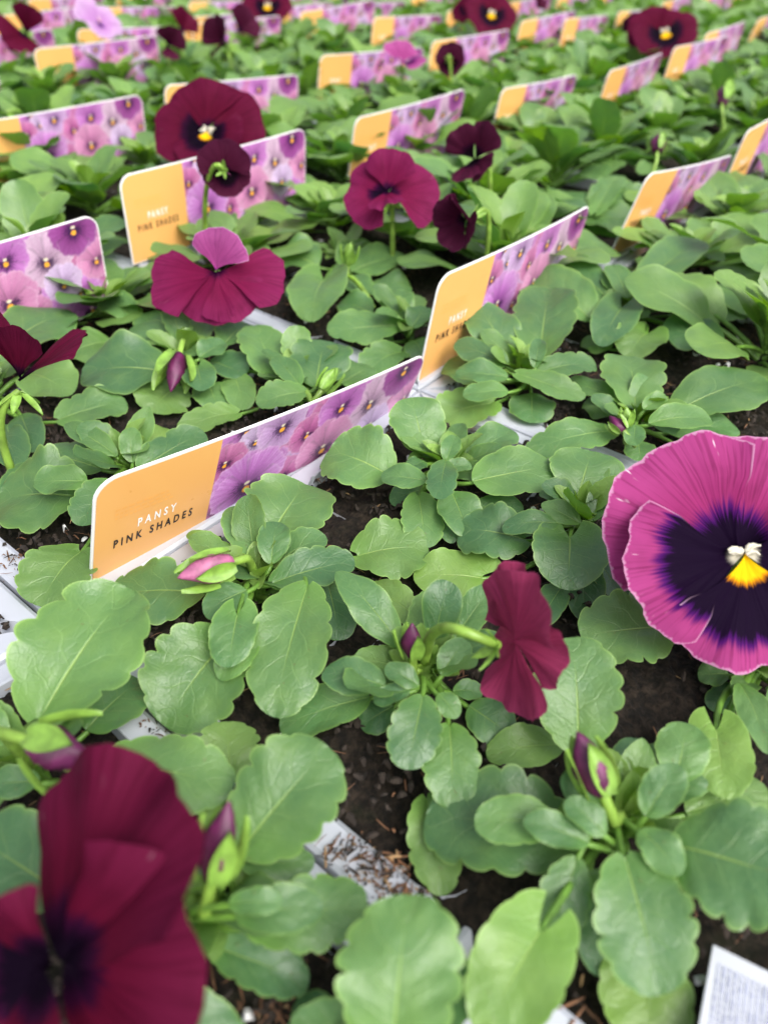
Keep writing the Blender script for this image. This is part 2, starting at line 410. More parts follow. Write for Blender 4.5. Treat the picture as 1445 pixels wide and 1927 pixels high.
# ------------------------------------------------------------------ flowers
def petal_geo(Rr, ang, spread, tilt, rg, ruffle=.05, curl=.1, nr=22, na=26, notch=0.0, zoff=0.0, narrow=.55):
    """one petal in the flower's frame: face towards +Z, up +Y; ang is measured from +Y; tilt folds it towards +Z"""
    V, UVs, Fc = [], [], []; p1, p2, p3 = (rg.random() * 6.28 for _ in range(3))
    ca, sa = math.cos(ang), math.sin(ang)
    ct, st_ = math.cos(tilt), math.sin(tilt)
    for i in range(nr + 1):
        s = i / nr
        for k in range(na + 1):
            t = -1 + 2 * k / na
            sp = spread * (narrow + (1 - narrow) * min(1, s * 1.6) ** .7)
            th = t * sp
            edge = (1 - .16 * abs(t) ** 3.0) * (1 - notch * math.exp(-(t / .22) ** 2)) * (1 + .022 * math.sin(7 * t + p1) + .012 * math.sin(17 * t + p2) + .006 * math.sin(41 * t + p3))
            rr = Rr * s * (1 + (edge - 1) * s ** 2)
            x = rr * math.sin(th); y = rr * math.cos(th)
            z = curl * Rr * s * s * (1 - .6 * abs(t)) - curl * .8 * Rr * s ** 4 + ruffle * Rr * s ** 2.5 * (math.sin(4.3 * t + p1) * .6 + math.sin(9.5 * t + p2) * .4 * s) + .03 * Rr * t * t
            z += .012 * Rr * math.sin(13 * t + p3) * s
            # fold about the base line
            y, z = y * ct - z * st_, y * st_ + z * ct
            V.append(Vector((x * ca + y * sa, -x * sa + y * ca, z + zoff))); UVs.append((k / na, s))
    st = na + 1
    for i in range(nr):
        for k in range(na): Fc.append((i * st + k, i * st + k + 1, (i + 1) * st + k + 1, (i + 1) * st + k))
    return V, Fc, UVs
D = math.radians
FACE = [  # angle from up, half spread, radius, fold, blotch reach, z offset, notch
 (D(-42), D(60), 1.10, D(-8), .24, -.0016, 0), (D(40), D(58), 1.06, D(-12), .24, -.0026, 0),
 (D(-98), D(46), .95, D(3), .60, .0002, 0), (D(100), D(46), .95, D(3), .60, .0004, 0), (D(180), D(58), .94, D(-1), .66, .0010, .07)]
def orient(face, roll):
    Z = (CR * face[0] + CU * face[1] - CF * face[2]).normalized()
    Y = CU - Z * CU.dot(Z)
    if Y.length < .2: Y = -CF - Z * (-CF).dot(Z)
    Y.normalize(); X = Y.cross(Z)
    return Matrix((X, Y, Z)).transposed() @ Matrix.Rotation(roll, 3, 'Z')
def sepal_geo(L, Wd, n=8):
    V, UVs, Fc = [], [], []
    for i in range(n + 1):
        s = i / n; w_ = Wd * (math.sin(math.pi * min(1, s * .86 + .14)) ** .8)
        for t in (-1, -.5, 0, .5, 1): V.append(Vector((t * w_ / 2, s * L, .15 * L * s * (1 - s) + .2 * Wd * t * t))); UVs.append((t, s))
    for i in range(n):
        for k in range(4): Fc.append((i * 5 + k, i * 5 + k + 1, (i + 1) * 5 + k + 1, (i + 1) * 5 + k))
    return V, Fc, UVs
SEPAL = new_mesh('sepal', *sepal_geo(.013, .0045)[:2], [M_SEPAL])
BUDSEPAL = new_mesh('sepal', *sepal_geo(.013, .0056)[:2], [M_SEPAL])
def flower(plant, root, px, py, z, Rr, face, roll, mat_, petals=FACE, seed=1, narrow=.55, eye=True, name='flower', hook=.012, tints=None, stem_to=None, ruffle=.05, sepals=True):
    rg = random.Random(seed); C = at(px, py, z * .001); M = orient(face, roll); Zv = M @ Vector((0, 0, 1))
    fl = empty(name, C - plant.location); fl.parent = plant; fl.rotation_euler = M.to_euler()
    big = proj(C).z < .25
    for k, (an, sp, rs, ti, bl, zo, no) in enumerate(petals):
        mt = M_PET[tints[k]] if tints else M_PET[mat_]
        V, Fc, U = petal_geo(Rr * rs, an, sp, ti, rg, ruffle, .10, 26 if big else 12, 32 if big else 16, no, zo, narrow)
        p = link('petal', new_mesh('petal', V, Fc, [mt], U), fl); low = math.cos(an) < -.85 and len(petals) == 5; p.color = (bl, 1.0 if (eye and low) else 0.0, 1.0 if (eye and not low and abs(math.sin(an)) > .9) else 0.0, 1)
    if eye:
        for sx in (-1, 1):        # tufts of pale hairs at the foot of the side petals
            V, Fc = [], []
            for k in range(9):
                a = D(rg.uniform(-35, 35)) + sx * D(62); b_ = Vector((sx * Rr * rg.uniform(.01, .05), Rr * rg.uniform(-.01, .05), .0010 + .0006 * rg.random()))
                d_ = Vector((math.sin(a), math.cos(a) * .8, .25)) * Rr * rg.uniform(.05, .10)
                V2, F2 = tube([b_, b_ + d_ * .6 + Vector((0, 0, .0004)), b_ + d_ + Vector((0, -.0006, 0))], Rr * .016, Rr * .010, 5); n0 = len(V); V += V2; Fc += [tuple(q + n0 for q in f) for f in F2]
            link('whisker', new_mesh('whisker', V, Fc, [M_WHISK]), fl)
    if sepals:
        for k in range(5):
            s = link('sepal', SEPAL, fl, (0, 0, -.0035)); s.rotation_euler = (0, 0, 0); s.matrix_local = Matrix.Translation((0, 0, -.0045)) @ Matrix.Rotation(k * 1.2566 + .3, 4, 'Z') @ Matrix.Rotation(-R(rg.uniform(30, 58)), 4, 'X') @ Matrix.Scale(Rr / .028 * rg.uniform(.75, 1), 4)
    # stalk: from the crown up and over, into the back of the flower
    top = C - Zv * .004; back = top - Zv * hook + Vector((0, 0, hook * .8))
    up = root + Vector((0, 0, max(.01, (top.z - root.z) * .8)))
    pts = bez3(root, up, back, top, 12)
    pl = plant.location
    V2, F2 = tube([q - pl for q in pts], .0014, .0010, 7)
    link('flower_stalk', new_mesh('flower_stalk', V2, F2, [M_FSTALK]), plant)
    return fl
def bud(plant, root, bx, by, tx, ty, zb, zt, wid, mt, open_=.25, seed=3, hook=.006):
    """a closed bud with sepals, from its base pixel to its tip pixel"""
    rg = random.Random(seed); B = at(bx, by, zb * .001); T = at(tx, ty, zt * .001); ax = T - B; L = ax.length; Y = ax.normalized()
    X = Y.orthogonal().normalized(); Z = X.cross(Y); M = Matrix((X, Y, Z)).transposed()
    e = empty('bud', B - plant.location); e.parent = plant; e.rotation_euler = M.to_euler()
    Rw = wid * .001 / 2; V, Fc = [], []; n = 12; m_ = 12
    for i in range(m_ + 1):
        s = i / m_; r_ = Rw * 1.12 * (math.sin(math.pi * min(.995, .14 + .86 * s)) ** .75) * (1 - .42 * s)
        for k in range(n):
            a = 2 * math.pi * k / n + s * 1.6; rr = r_ * (1 + .16 * math.sin(a * 3 + s * 5)); V.append(Vector((rr * math.cos(a), s * L, rr * math.sin(a))))
    for i in range(m_):
        for k in range(n): Fc.append((i * n + k, i * n + (k + 1) % n, (i + 1) * n + (k + 1) % n, (i + 1) * n + k))
    Fc.append(tuple(range(m_ * n, m_ * n + n))); Fc.append(tuple(reversed(range(n))))
    link('closed_petals', new_mesh('closed_petals', V, Fc, [mt]), e)
    for k in range(4):
        a = k * math.pi / 2 + .5
        s = link('sepal', BUDSEPAL, e); out = Vector((math.cos(a), 0, math.sin(a)))
        yy = (Vector((0, 1, 0)) + out * open_).normalized(); xx = yy.cross(out).normalized(); zz = xx.cross(yy)
        s.matrix_local = Matrix.Translation(out * Rw * .75) @ Matrix((xx, yy, zz)).transposed().to_4x4() @ Matrix.Scale(L * rg.uniform(.74, .98) / .013, 4)
    back = B - Y * hook
    pts = bez(root, (root + back) / 2 + Vector((0, 0, hook)), back, 6) + [B]
    V2, F2 = tube([q - plant.location for q in pts], .0013, .0011, 6)
    link('bud_stalk', new_mesh('bud_stalk', V2, F2, [M_FSTALK]), plant)
    return e

# ------------------------------------------------------------------ the setting
g = new_mesh('ground', [(-60, -60, 0), (60, -60, 0), (60, 60, 0), (-60, 60, 0)], [(0, 1, 2, 3)], [M_GROUND])
go = link('ground', g); go['kind'] = 'structure'

# ------------------------------------------------------------------ trays of six cells
CU_, CV_ = PU / 2, PV / 3
def rrect(hx, hy, rad, n=5):
    P = []
    for cx_, cy_, a0 in ((hx - rad, hy - rad, 0), (-hx + rad, hy - rad, 90), (-hx + rad, -hy + rad, 180), (hx - rad, -hy + rad, 270)):
        for k in range(n + 1):
            a = math.radians(a0 + 90 * k / n); P.append((cx_ + rad * math.cos(a), cy_ + rad * math.sin(a)))
    return P
def tray_mesh():
    V, Fc = [], []; W2, H2 = PU / 2 - .0016, PV / 2 - .0016
    for ci in range(2):
        for cj in range(3):
            ox = -PU / 2 + CU_ * (ci + .5); oy = -PV / 2 + CV_ * (cj + .5)
            x0 = -W2 if ci == 0 else ox - CU_ / 2; x1 = W2 if ci == 1 else ox + CU_ / 2
            y0 = -H2 if cj == 0 else oy - CV_ / 2; y1 = H2 if cj == 2 else oy + CV_ / 2
            hx, hy = (x1 - x0) / 2 - .0028, (y1 - y0) / 2 - .0026
            ox += .0022 * (1 if ci == 0 else -1); hx -= .0022
            if cj != 1: oy += .0020 * (1 if cj == 0 else -1); hy -= .0020
            lip = rrect(hx, hy, .009); n = len(lip)
            rings = []
            # square boundary matched to the lip
            sq = []
            for (lx, ly) in lip:
                sx = (x1 if lx > 0 else x0); sy = (y1 if ly > 0 else y0)
                ex, ey = abs(lx) / hx, abs(ly) / hy
                if abs(abs(lx) - abs(hx)) < 1e-6: q = (sx, oy + ly)
                elif abs(abs(ly) - abs(hy)) < 1e-6: q = (ox + lx, sy)
                else: q = (sx, sy)
                sq.append(q)
            def ring(pts, z): b = len(V); V.extend([(p[0], p[1], z) for p in pts]); rings.append(b)
            ring(sq, 0.0)
            ring([(ox + p[0] * 1.015, oy + p[1] * 1.015) for p in lip], 0.0)
            ring([(ox + p[0] * 1.0, oy + p[1] * 1.0) for p in lip], .0011)
            ring([(ox + p[0] * .975, oy + p[1] * .975) for p in lip], .0009)
            ring([(ox + p[0] * .955, oy + p[1] * .955) for p in lip], -.004)
            ring([(ox + p[0] * .74, oy + p[1] * .74) for p in lip], -.050)
            for a, b in zip(rings, rings[1:]):
                for k in range(n):
                    k2 = (k + 1) % n; Fc.append((a + k, a + k2, b + k2, b + k))
            Fc.append(tuple(rings[-1] + k for k in range(n)))
    # turned down outer skirt with a rounded shoulder
    prev = None
    for ins, z in ((.0, .0), (-.0010, -.0008), (-.0013, -.0025), (-.0013, -.014), (.0005, -.0145)):
        b = len(V); x, y = W2 - ins, H2 - ins; V.extend([(x, y, z), (-x, y, z), (-x, -y, z), (x, -y, z)])
        if prev is not None:
            for k in range(4): Fc.append((prev + k, prev + (k + 1) % 4, b + (k + 1) % 4, b + k))
        prev = b
    # short feet that carry the pack on the ground
    for sx in (-1, 1):
        for sy in (-1, 1):
            b = len(V); x, y = sx * W2 * .55, sy * H2 * .66
            for z in (-.048, -RIM + .001):
                for dx, dy in ((-.02, -.018), (.02, -.018), (.02, .018), (-.02, .018)): V.append((x + dx, y + dy, z))
            for k in range(4): Fc.append((b + k, b + (k + 1) % 4, b + 4 + (k + 1) % 4, b + 4 + k))
            Fc.append((b + 4, b + 5, b + 6, b + 7))
    V = [(x, y, z - .0085 if (z > -.003 and abs(x) < W2 - .0072 and abs(y) < H2 - .0072) else z) for (x, y, z) in V]
    return new_mesh('tray', V, Fc, [M_PLASTIC], smooth=False)
TRAY = tray_mesh()
def soil_mesh(fine):
    """one uneven bed of compost that fills the cells and half covers the webs between them"""
    rg = np.random.RandomState(5); n, m_ = (100, 120) if fine else (24, 28)
    def smooth(k):
        A = rg.rand(m_ // k + 3, n // k + 3); gx = np.linspace(0, A.shape[1] - 1.001, n + 1); gy = np.linspace(0, A.shape[0] - 1.001, m_ + 1)
        ix, iy = gx.astype(int), gy.astype(int); fx, fy = gx - ix, gy - iy
        a = A[iy][:, ix] * (1 - fx) + A[iy][:, ix + 1] * fx; b = A[iy + 1][:, ix] * (1 - fx) + A[iy + 1][:, ix + 1] * fx
        return a * (1 - fy[:, None]) + b * fy[:, None]
    hx, hy = PU / 2 - .0078, PV / 2 - .0076
    Z = -.0030 + .0050 * (smooth(12 if fine else 4) - .5) + (.0030 * (smooth(4) - .5) + .0016 * (rg.rand(m_ + 1, n + 1) - .5) if fine else 0)
    V, Fc = [], []
    for i in range(m_ + 1):
        for k in range(n + 1):
            fx, fy = -1 + 2 * k / n, -1 + 2 * i / m_
            x, y = fx * hx, fy * hy; dx, dy = hx - abs(x), hy - abs(y); rad = .008
            if dx < rad and dy < rad and (rad - dx) ** 2 + (rad - dy) ** 2 > rad * rad:
                l = rad / math.hypot(rad - dx, rad - dy); x = math.copysign(hx - rad + (rad - dx) * l, x); y = math.copysign(hy - rad + (rad - dy) * l, y)
            V.append((x, y, float(Z[i, k])))
    for i in range(m_):
        for k in range(n): b = i * (n + 1) + k; Fc.append((b, b + 1, b + n + 2, b + n + 1))
    return new_mesh('soil', V, Fc, [M_SOIL])
SOIL_F, SOIL_C = soil_mesh(True), soil_mesh(False)

ORD = ['first', 'second', 'third', 'fourth', 'fifth', 'sixth', 'seventh', 'eighth', 'ninth', 'tenth', 'eleventh', 'twelfth', 'thirteenth', 'fourteenth', 'fifteenth', 'sixteenth', 'seventeenth', 'eighteenth']
def in_view(P, mx, my0=60, my1=250):
    q = proj(P); return q.z > .03 and -mx < q.x < PXW + mx and -my0 < q.y < PXH + my1
UMAX = 1.75
trays = {}
for tj in range(-1, 14):
    for ti in range(-6, 26):
        u, v = U0 + PU * (ti + .5), V0 + PV * (tj + .5)
        if u + PU / 2 > UMAX: continue
        c = uv(u, v)
        if (c - CPOS).dot(CF) < -.02: continue
        ok = any(in_view(uv(u + a * PU / 2, v + b * PV / 2, zz), 110, 25) for a in (-1, 0, 1) for b in (-1, 0, 1) for zz in (0, .03))
        if ok or (ti, tj) in ((-1, -1), (0, -1), (1, 0)): trays[(ti, tj)] = c
row_word = {0: 'nearest', 1: 'front', 2: 'second', 3: 'third', 4: 'fourth', 5: 'fifth', 6: 'sixth', 7: 'seventh', 8: 'eighth', 9: 'ninth', 10: 'tenth', 11: 'eleventh', 12: 'twelfth', 13: 'thirteenth'}
seen_cards = {}
for tj_ in range(1, 14):
    row = [ti_ for (ti_, b_) in sorted(trays) if b_ == tj_ and (ti_, b_) != (-1, 1) and any(in_view(uv(U0 + PU * ti_ + a_, V0 + PV * tj_ + .006, .03), -4, -4, -4) for a_ in (.02, .07, .13))]
    for k_, ti_ in enumerate(row): seen_cards[(ti_, tj_)] = k_
def tray_words(ti, tj):
    """where a pack stands, told by the label cards one can count"""
    k = seen_cards.get((ti, max(tj, 1)))
    if k is None or tj < 0 or k >= len(ORD): return None
    if tj == 0: return f'before the {ORD[k]} label from left, front row'
    return f'behind the {ORD[k]} label from left, {row_word[tj]} row' 
for (ti, tj), c in trays.items():
    o = link('tray', TRAY, None, c, (0, 0, GA))
    dpt = proj(c).z
    s = link('soil', SOIL_F if dpt < .40 else SOIL_C, o, (0, 0, 0)); s['kind'] = 'stuff'
    tw = tray_words(ti, tj)
    if (ti, tj) == (0, 0): lab = 'pale grey six-cell tray in front of the sharp amber label, nearest in full view'
    elif (ti, tj) == (-1, 0): lab = 'pale grey six-cell tray under the big wine flower at the bottom left'
    elif (ti, tj) == (1, 0): lab = 'pale grey six-cell tray beyond the pink flower with purple blotches'
    elif tw: lab = 'pale grey six-cell tray ' + tw
    elif tj <= 0: lab = 'pale grey six-cell tray at the near edge, mostly cut off by the frame'
    else: lab = 'pale grey six-cell tray hidden under leaves in the far blurred rows'
    tag(o, lab, 'tray', 'six-cell trays set edge to edge')

# ------------------------------------------------------------------ label cards
LW, LH = .130, .044
def bow(x): return .0016 * 4 * (x / LW) * (1 - x / LW)
def card_geo():
    pts = []; rad = .0065
    def arc(cx_, cy_, a0, a1, n=6):
        for k in range(n + 1):
            a = math.radians(a0 + (a1 - a0) * k / n); pts.append((cx_ + rad * math.cos(a), cy_ + rad * math.sin(a)))
    nseg = 12
    for k in range(nseg + 1): pts.append((rad * .3 + (LW - rad * .6) * k / nseg, 0))
    pts.append((LW, rad * .3)); arc(LW - rad, LH - rad, 0, 90)
    for k in range(1, nseg): pts.append((LW - rad - (LW - 2 * rad) * k / nseg, LH))
    arc(rad, LH - rad, 90, 180); pts.append((0, rad * .3))
    return pts
def strip_rect(x0, x1, y0, y1, zz, nx=10, round_left=0.0):
    V, Fc = [], []
    for i in range(nx + 1):
        x = x0 + (x1 - x0) * i / nx
        yt = y1
        if round_left and x < round_left: yt = y1 - (round_left - math.sqrt(max(0, round_left ** 2 - (round_left - x) ** 2)))
        V.append((x, y0, zz + bow(x))); V.append((x, yt, zz + bow(x)))
    for i in range(nx): Fc.append((2 * i, 2 * i + 2, 2 * i + 3, 2 * i + 1))
    return V, Fc
def card_mesh():
    pts = card_geo(); V, Fc = [], []; n = len(pts); TH = .0005
    # column strips keep the bow smooth: build by grid of columns instead of an ngon
    cols = sorted(set(round(LW * k / 26, 6) for k in range(27)) | {round(.0065 * (1 - math.cos(R(15 * k))), 6) for k in range(7)} | {round(LW - .0065 * (1 - math.cos(R(15 * k))), 6) for k in range(7)})
    def top(x):
        rad = .0065
        d = rad - x if x < rad else (x - (LW - rad) if x > LW - rad else 0)
        return LH - (rad - math.sqrt(max(0, rad * rad - d * d)))
    for x in cols:
        z = bow(x); V += [(x, 0, z), (x, top(x), z), (x, 0, z - TH), (x, top(x), z - TH)]
    for i in range(len(cols) - 1):
        a, b = 4 * i, 4 * i + 4
        Fc += [(a, b, b + 1, a + 1), (a + 3, b + 3, b + 2, a + 2), (a + 1, b + 1, b + 3, a + 3), (a + 2, b + 2, b, a)]
    e = 4 * (len(cols) - 1); Fc += [(0, 1, 3, 2), (e, e + 2, e + 3, e + 1)]
    return new_mesh('card', V, Fc, [M_CARD], smooth=False)
XS = .0370                       # the amber panel ends here
def amber_mesh():
    b = .0006; rad = .0060; V, Fc = [], []; n = 24
    for i in range(n + 1):
        q = i / n; x = b + (XS - b) * (q ** 1.7)
        d = rad - (x - b) if x - b < rad else 0
        yt = LH - b - (rad - math.sqrt(max(0, rad * rad - d * d)))
        V += [(x, b, .00018 + bow(x)), (x, yt, .00018 + bow(x))]
    for i in range(n): Fc.append((2 * i, 2 * i + 2, 2 * i + 3, 2 * i + 1))
    return new_mesh('amber_panel', V, Fc, [M_YELLOW], smooth=False)
def picture_mesh():
    nx, ny = 264, 124; b = .0006; x0, x1, y0, y1 = XS, LW - b, b, LH - b
    X, Y = np.meshgrid(np.linspace(x0, x1, nx), np.linspace(y0, y1, ny), indexing='ij')
    fx = (X - x0) * 1000; fy = (Y - y0) * 1000      # millimetres, 81 x 43
    rs = np.random.RandomState(3)
    def sn(kx, ky, ph): return np.sin(fx * kx + fy * ky + ph)
    img = np.zeros((nx, ny, 3)); base = .5 + .25 * sn(.21, .13, 1) + .25 * sn(-.12, .3, 2.4)
    img[:] = np.array([.16, .055, .10]); img += base[..., None] * np.array([.30, .10, .22])
    dk = np.clip(1 - fy / 9, 0, 1) * np.clip(1 - fx / 14, 0, 1); img = img * (1 - dk[..., None]) + np.array([.02, .03, .02]) * dk[..., None]
    cols = {'mauve': ((.40, .11, .40), (.50, .22, .52)), 'lilac': ((.42, .22, .48), (.56, .40, .62)), 'deep': ((.22, .035, .20), (.32, .09, .31)),
            'rose': ((.44, .10, .30), (.55, .22, .42)), 'pink': ((.50, .17, .36), (.58, .29, .47)), 'pale': ((.52, .32, .48), (.60, .44, .58)), 'bright': ((.40, .10, .42), (.60, .32, .64)), 'lav': ((.48, .32, .56), (.58, .46, .65))}
    fl = [(.10, .05, 12, 'rose', .6), (.90, .05, 12, 'mauve', -.3), (.60, .02, 12, 'pink', .2), (.72, .70, 16, 'pale', .3), (.97, .55, 12, 'pink', -.3), (.14, .84, 9, 'lav', .1), (.03, .74, 10, 'rose', .2),
          (.25, .88, 13, 'lilac', -.2), (.39, .68, 11, 'rose', .3), (.54, .82, 14, 'mauve', -.25), (.78, .42, 12, 'lav', .1), (.32, .30, 12, 'rose', -.5), (.51, .42, 17, 'pink', .1), (.88, .92, 16, 'deep', .2), (.15, .40, 19, 'bright', .15)]
    rq = random.Random(12)
    fill = [(rq.random(), rq.uniform(-.05, 1.0), rq.uniform(6, 9), rq.choice(['mauve', 'rose', 'lilac', 'pink', 'mauve', 'bright']), rq.uniform(-.6, .6)) for _ in range(60)]
    fl = fill + [(a_, b_, c_ * .70, d_, e_) for (a_, b_, c_, d_, e_) in fl]
    for (cx_, cy_, rad, cn, ro) in fl:
        ccx, ccy = cx_ * 92, cy_ * 43; c0, c1 = (np.array(q) for q in cols[cn])
        for (an, sp, rs_) in ((-40, 64, 1.05), (42, 62, 1.05), (-100, 50, .92), (100, 50, .92), (180, 62, .88)):
            a = math.radians(an) + ro; dx, dy = fx - ccx, fy - ccy
            rr = np.hypot(dx, dy) / (rad * 1.12); th = np.arctan2(dx, dy) - a; th = (th + np.pi) % (2 * np.pi) - np.pi
            tn = th / math.radians(sp)
            ed = rs_ * (1 - .22 * np.abs(tn) ** 3) * (1 + .03 * np.sin(9 * tn + an) + .02 * np.sin(23 * tn))
            inside = (np.abs(tn) < 1) & (rr < ed)
            q = np.clip(rr / np.maximum(ed, .05), 0, 1)
            st = .5 + .5 * np.sin(tn * 19 + an) * np.sin(tn * 43 + 2 * an)
            col = c0 + (c1 - c0) * (q ** 1.5 * (.25 + .75 * st))[..., None]
            bl = np.clip((.48 - q + .34 * (st - .5)) / .24, 0, 1) * (.92 if abs(an) > 60 else .30)
            col = col * (1 - bl[..., None]) + np.array([.035, .006, .06]) * bl[..., None]
            eg = np.clip((q - .93) / .07, 0, 1)[..., None] * .35; col = col * (1 - eg) + np.array([.72, .52, .68]) * eg
            col = col * (.80 + .20 * np.clip(q * 1.3, 0, 1) + .10 * np.sin(tn * 2.2 + an))[..., None]; shade = np.clip((np.abs(tn) - .80) / .20, 0, 1)[..., None] * .45; col = col * (1 - shade)
            img = np.where(inside[..., None], col, img)
        e = (((fx - ccx) / 1.3) ** 2 + ((fy - ccy + .1 * rad) / 1.2) ** 2) * (14 / rad) ** 2 < 1.4
        img = np.where(e[..., None], np.array([.80, .36, .04]), img)
        e2 = (((fx - ccx) / 1.1) ** 2 + ((fy - ccy - .10 * rad) / .7) ** 2) * (14 / rad) ** 2 < 1.2
        img = np.where(e2[..., None], np.array([.72, .66, .48]), img)
    img = np.clip(img * (1 + .06 * rs.randn(nx, ny, 1)), 0, 1)
    V = []; rad = .0058
    for i in range(nx):
        for k in range(ny):
            x, y = X[i, k], Y[i, k]
            if x > x1 - rad:
                d = x - (x1 - rad); yt = y1 - (rad - math.sqrt(max(0, rad * rad - d * d))); y = min(y, yt)
            V.append((x, y, .00018 + bow(x)))
    Fc = [(i * ny + k, (i + 1) * ny + k, (i + 1) * ny + k + 1, i * ny + k + 1) for i in range(nx - 1) for k in range(ny - 1)]
    me = new_mesh('picture', V, Fc, [M_PRINT], smooth=False)
    ca = me.color_attributes.new('ink', 'FLOAT_COLOR', 'POINT')
    ca.data.foreach_set('color', np.concatenate([img.reshape(-1, 3), np.ones((nx * ny, 1))], 1).astype(np.float32).ravel())
    return me
def text_mesh(txt, size, x, y, m_, sx=.78, spacing=1.32, bold=.028, z=.00034):
    c = bpy.data.curves.new('lettering', 'FONT'); c.body = txt; c.size = size; c.space_character = spacing; c.offset = size * bold; c.resolution_u = 3
    o = bpy.data.objects.new('lettering', c); COL.objects.link(o); bpy.context.view_layer.update()
    me = bpy.data.meshes.new_from_object(o.evaluated_get(bpy.context.evaluated_depsgraph_get())); bpy.data.objects.remove(o)
    for v_ in me.vertices: v_.co = (x + v_.co.x * sx, y + v_.co.y, z + bow(x + v_.co.x * sx))
    me.materials.clear(); me.materials.append(m_); return me
CARD, AMBER, PICT = card_mesh(), amber_mesh(), picture_mesh()
T_PANSY = text_mesh('PANSY', .0046, .0128, .0212, M_WHITE, .58, 1.72); T_PINK = text_mesh('PINK SHADES', .0046, .0060, .0158, M_BLACK, .58, 1.66)
def fine_print():
    V, Fc = [], []; rg = random.Random(4)
    for row in range(3):
        x = .006; y = .0275 + row * .0016
        while x < .022:
            l = rg.uniform(.0006, .0018); b = len(V); V += [(x, y, .0003 + bow(x)), (x + l, y, .0003 + bow(x)), (x + l, y + .0006, .0003 + bow(x)), (x, y + .0006, .0003 + bow(x))]; Fc.append((b, b + 1, b + 2, b + 3)); x += l + .0005
    return new_mesh('fine_print', V, Fc, [M_FINE], smooth=False)
M_FINE = simple('faint amber print', (.80, .405, .10), .4, .05)
FINE = fine_print()
SPIKE = new_mesh('spike', [(.055, 0.0, 0), (.075, 0.0, 0), (.066, -.022, 0), (.064, -.022, 0), (.055, 0, -.0005), (.075, 0, -.0005), (.066, -.022, -.0005), (.064, -.022, -.0005)], [(0, 3, 2, 1), (4, 5, 6, 7), (0, 1, 5, 4), (1, 2, 6, 5), (2, 3, 7, 6), (3, 0, 4, 7)], [M_CARD], smooth=False)
def label_card(pos, yaw, lean, tilt, label, detail=True):
    o = link('plant_label', CARD); U_ = Vector((math.cos(yaw), math.sin(yaw), 0)); Nn = Vector((math.sin(yaw), -math.cos(yaw), 0))
    up = Vector((0, 0, 1)) * math.cos(lean) + Nn * math.sin(lean)
    X = U_ * math.cos(tilt) + up * math.sin(tilt); Y = up * math.cos(tilt) - U_ * math.sin(tilt); Z = X.cross(Y)
    o.matrix_world = Matrix.Translation(pos) @ Matrix((X, Y, Z)).transposed().to_4x4()
    link('amber_panel', AMBER, o); link('picture', PICT, o); link('spike', SPIKE, o)
    link('lettering', T_PANSY, o); link('lettering', T_PINK, o)
    if detail: link('fine_print', FINE, o)
    tag(o, label, 'label', 'amber pansy labels standing in rows'); return o
FIT = {  # tray: x, y, z (mm), yaw, lean, tilt as read off the photograph
 (0, 1): (-.0817, .1358, -4.1, 47.4, 17.5, -7.6), (1, 1): (.0129, .2464, -.5, 53.1, 8.3, -2.7), (2, 1): (.1204, .3812, 0, 48.4, 12.2, -6.3), (3, 1): (.2124, .478, -1, 50.7, 7.8, 2.2),
 (0, 2): (-.2093, .212, 0, 51, 8.6, 0), (1, 2): (-.1308, .3619, 1, 52.2, 5.9, .2), (2, 2): (-.0269, .5113, -1.5, 52.6, 11.4, .2), (3, 2): (.0799, .6151, -2, 52.4, 9.2, -2.3), (4, 2): (.1809, .7011, -1.6, 54, 10.4, .2), (5, 2): (.2767, .8279, 0, 46.6, 7.1, .2),
 (1, 3): (-.2596, .4724, 0, 51, 8.6, 0), (3, 3): (-.0661, .7537, 1, 41.6, 9.6, -1.5), (4, 3): (.0407, .8562, .5, 45.8, 8.3, .5), (5, 3): (.1579, 1.0457, .4, 48.8, 8.2, 1.5),
 (2, 4): (-.3296, .7732, 1.9, 45.9, 9.3, .5), (3, 4): (-.2313, .9919, 1, 45.1, 10.6, .1), (4, 4): (-.116, 1.1184, 1.8, 43, 9, 3.4)}
SPECIAL = {(0, 1): 'sharp amber PANSY PINK SHADES label in front, pink bud at its foot', (1, 1): 'amber pansy label meeting the right end of the sharp front label',
 (0, 2): 'pansy label cut by the left edge, only its flower picture showing', (1, 2): 'amber pansy label with a dark nodding flower in front of its picture',
 (2, 2): 'amber pansy label half hidden by the magenta folded flower', (1, 3): 'amber pansy label cut by the left edge behind two leafy plants',
 (2, 3): 'pansy label mostly hidden behind the big dark yellow-eyed flower', (2, 4): 'amber pansy label below the pale lilac flower at the upper left'}
used_tr = set()
for (ti, tj), c in trays.items():
    if tj < 1 or (ti, tj) == (-1, 1): continue
    rg = random.Random(ti * 31 + tj * 7)
    if (ti, tj) in FIT:
        x, y, z, ya, le, tl = FIT[(ti, tj)]; pos = Vector((x, y, RIM + z * .001))
    else:
        pos = uv(U0 + PU * ti + .012 + rg.uniform(-.004, .006), V0 + PV * tj + .0065, -.001 + rg.uniform(-.003, .002)); ya, le, tl = 50 + rg.uniform(-5, 3), 9 + rg.uniform(-5, 6), rg.uniform(-3, 2)
    tw = tray_words(ti, tj)
    lab = SPECIAL.get((ti, tj)) or (('amber pansy label, ' + tw.replace('behind the ', '').replace('label ', '')) if tw else 'amber and pink pansy label blurred in the farthest rows of trays')
    label_card(pos, R(ya), R(le), R(tl), lab, (pos - CPOS).length < .7)

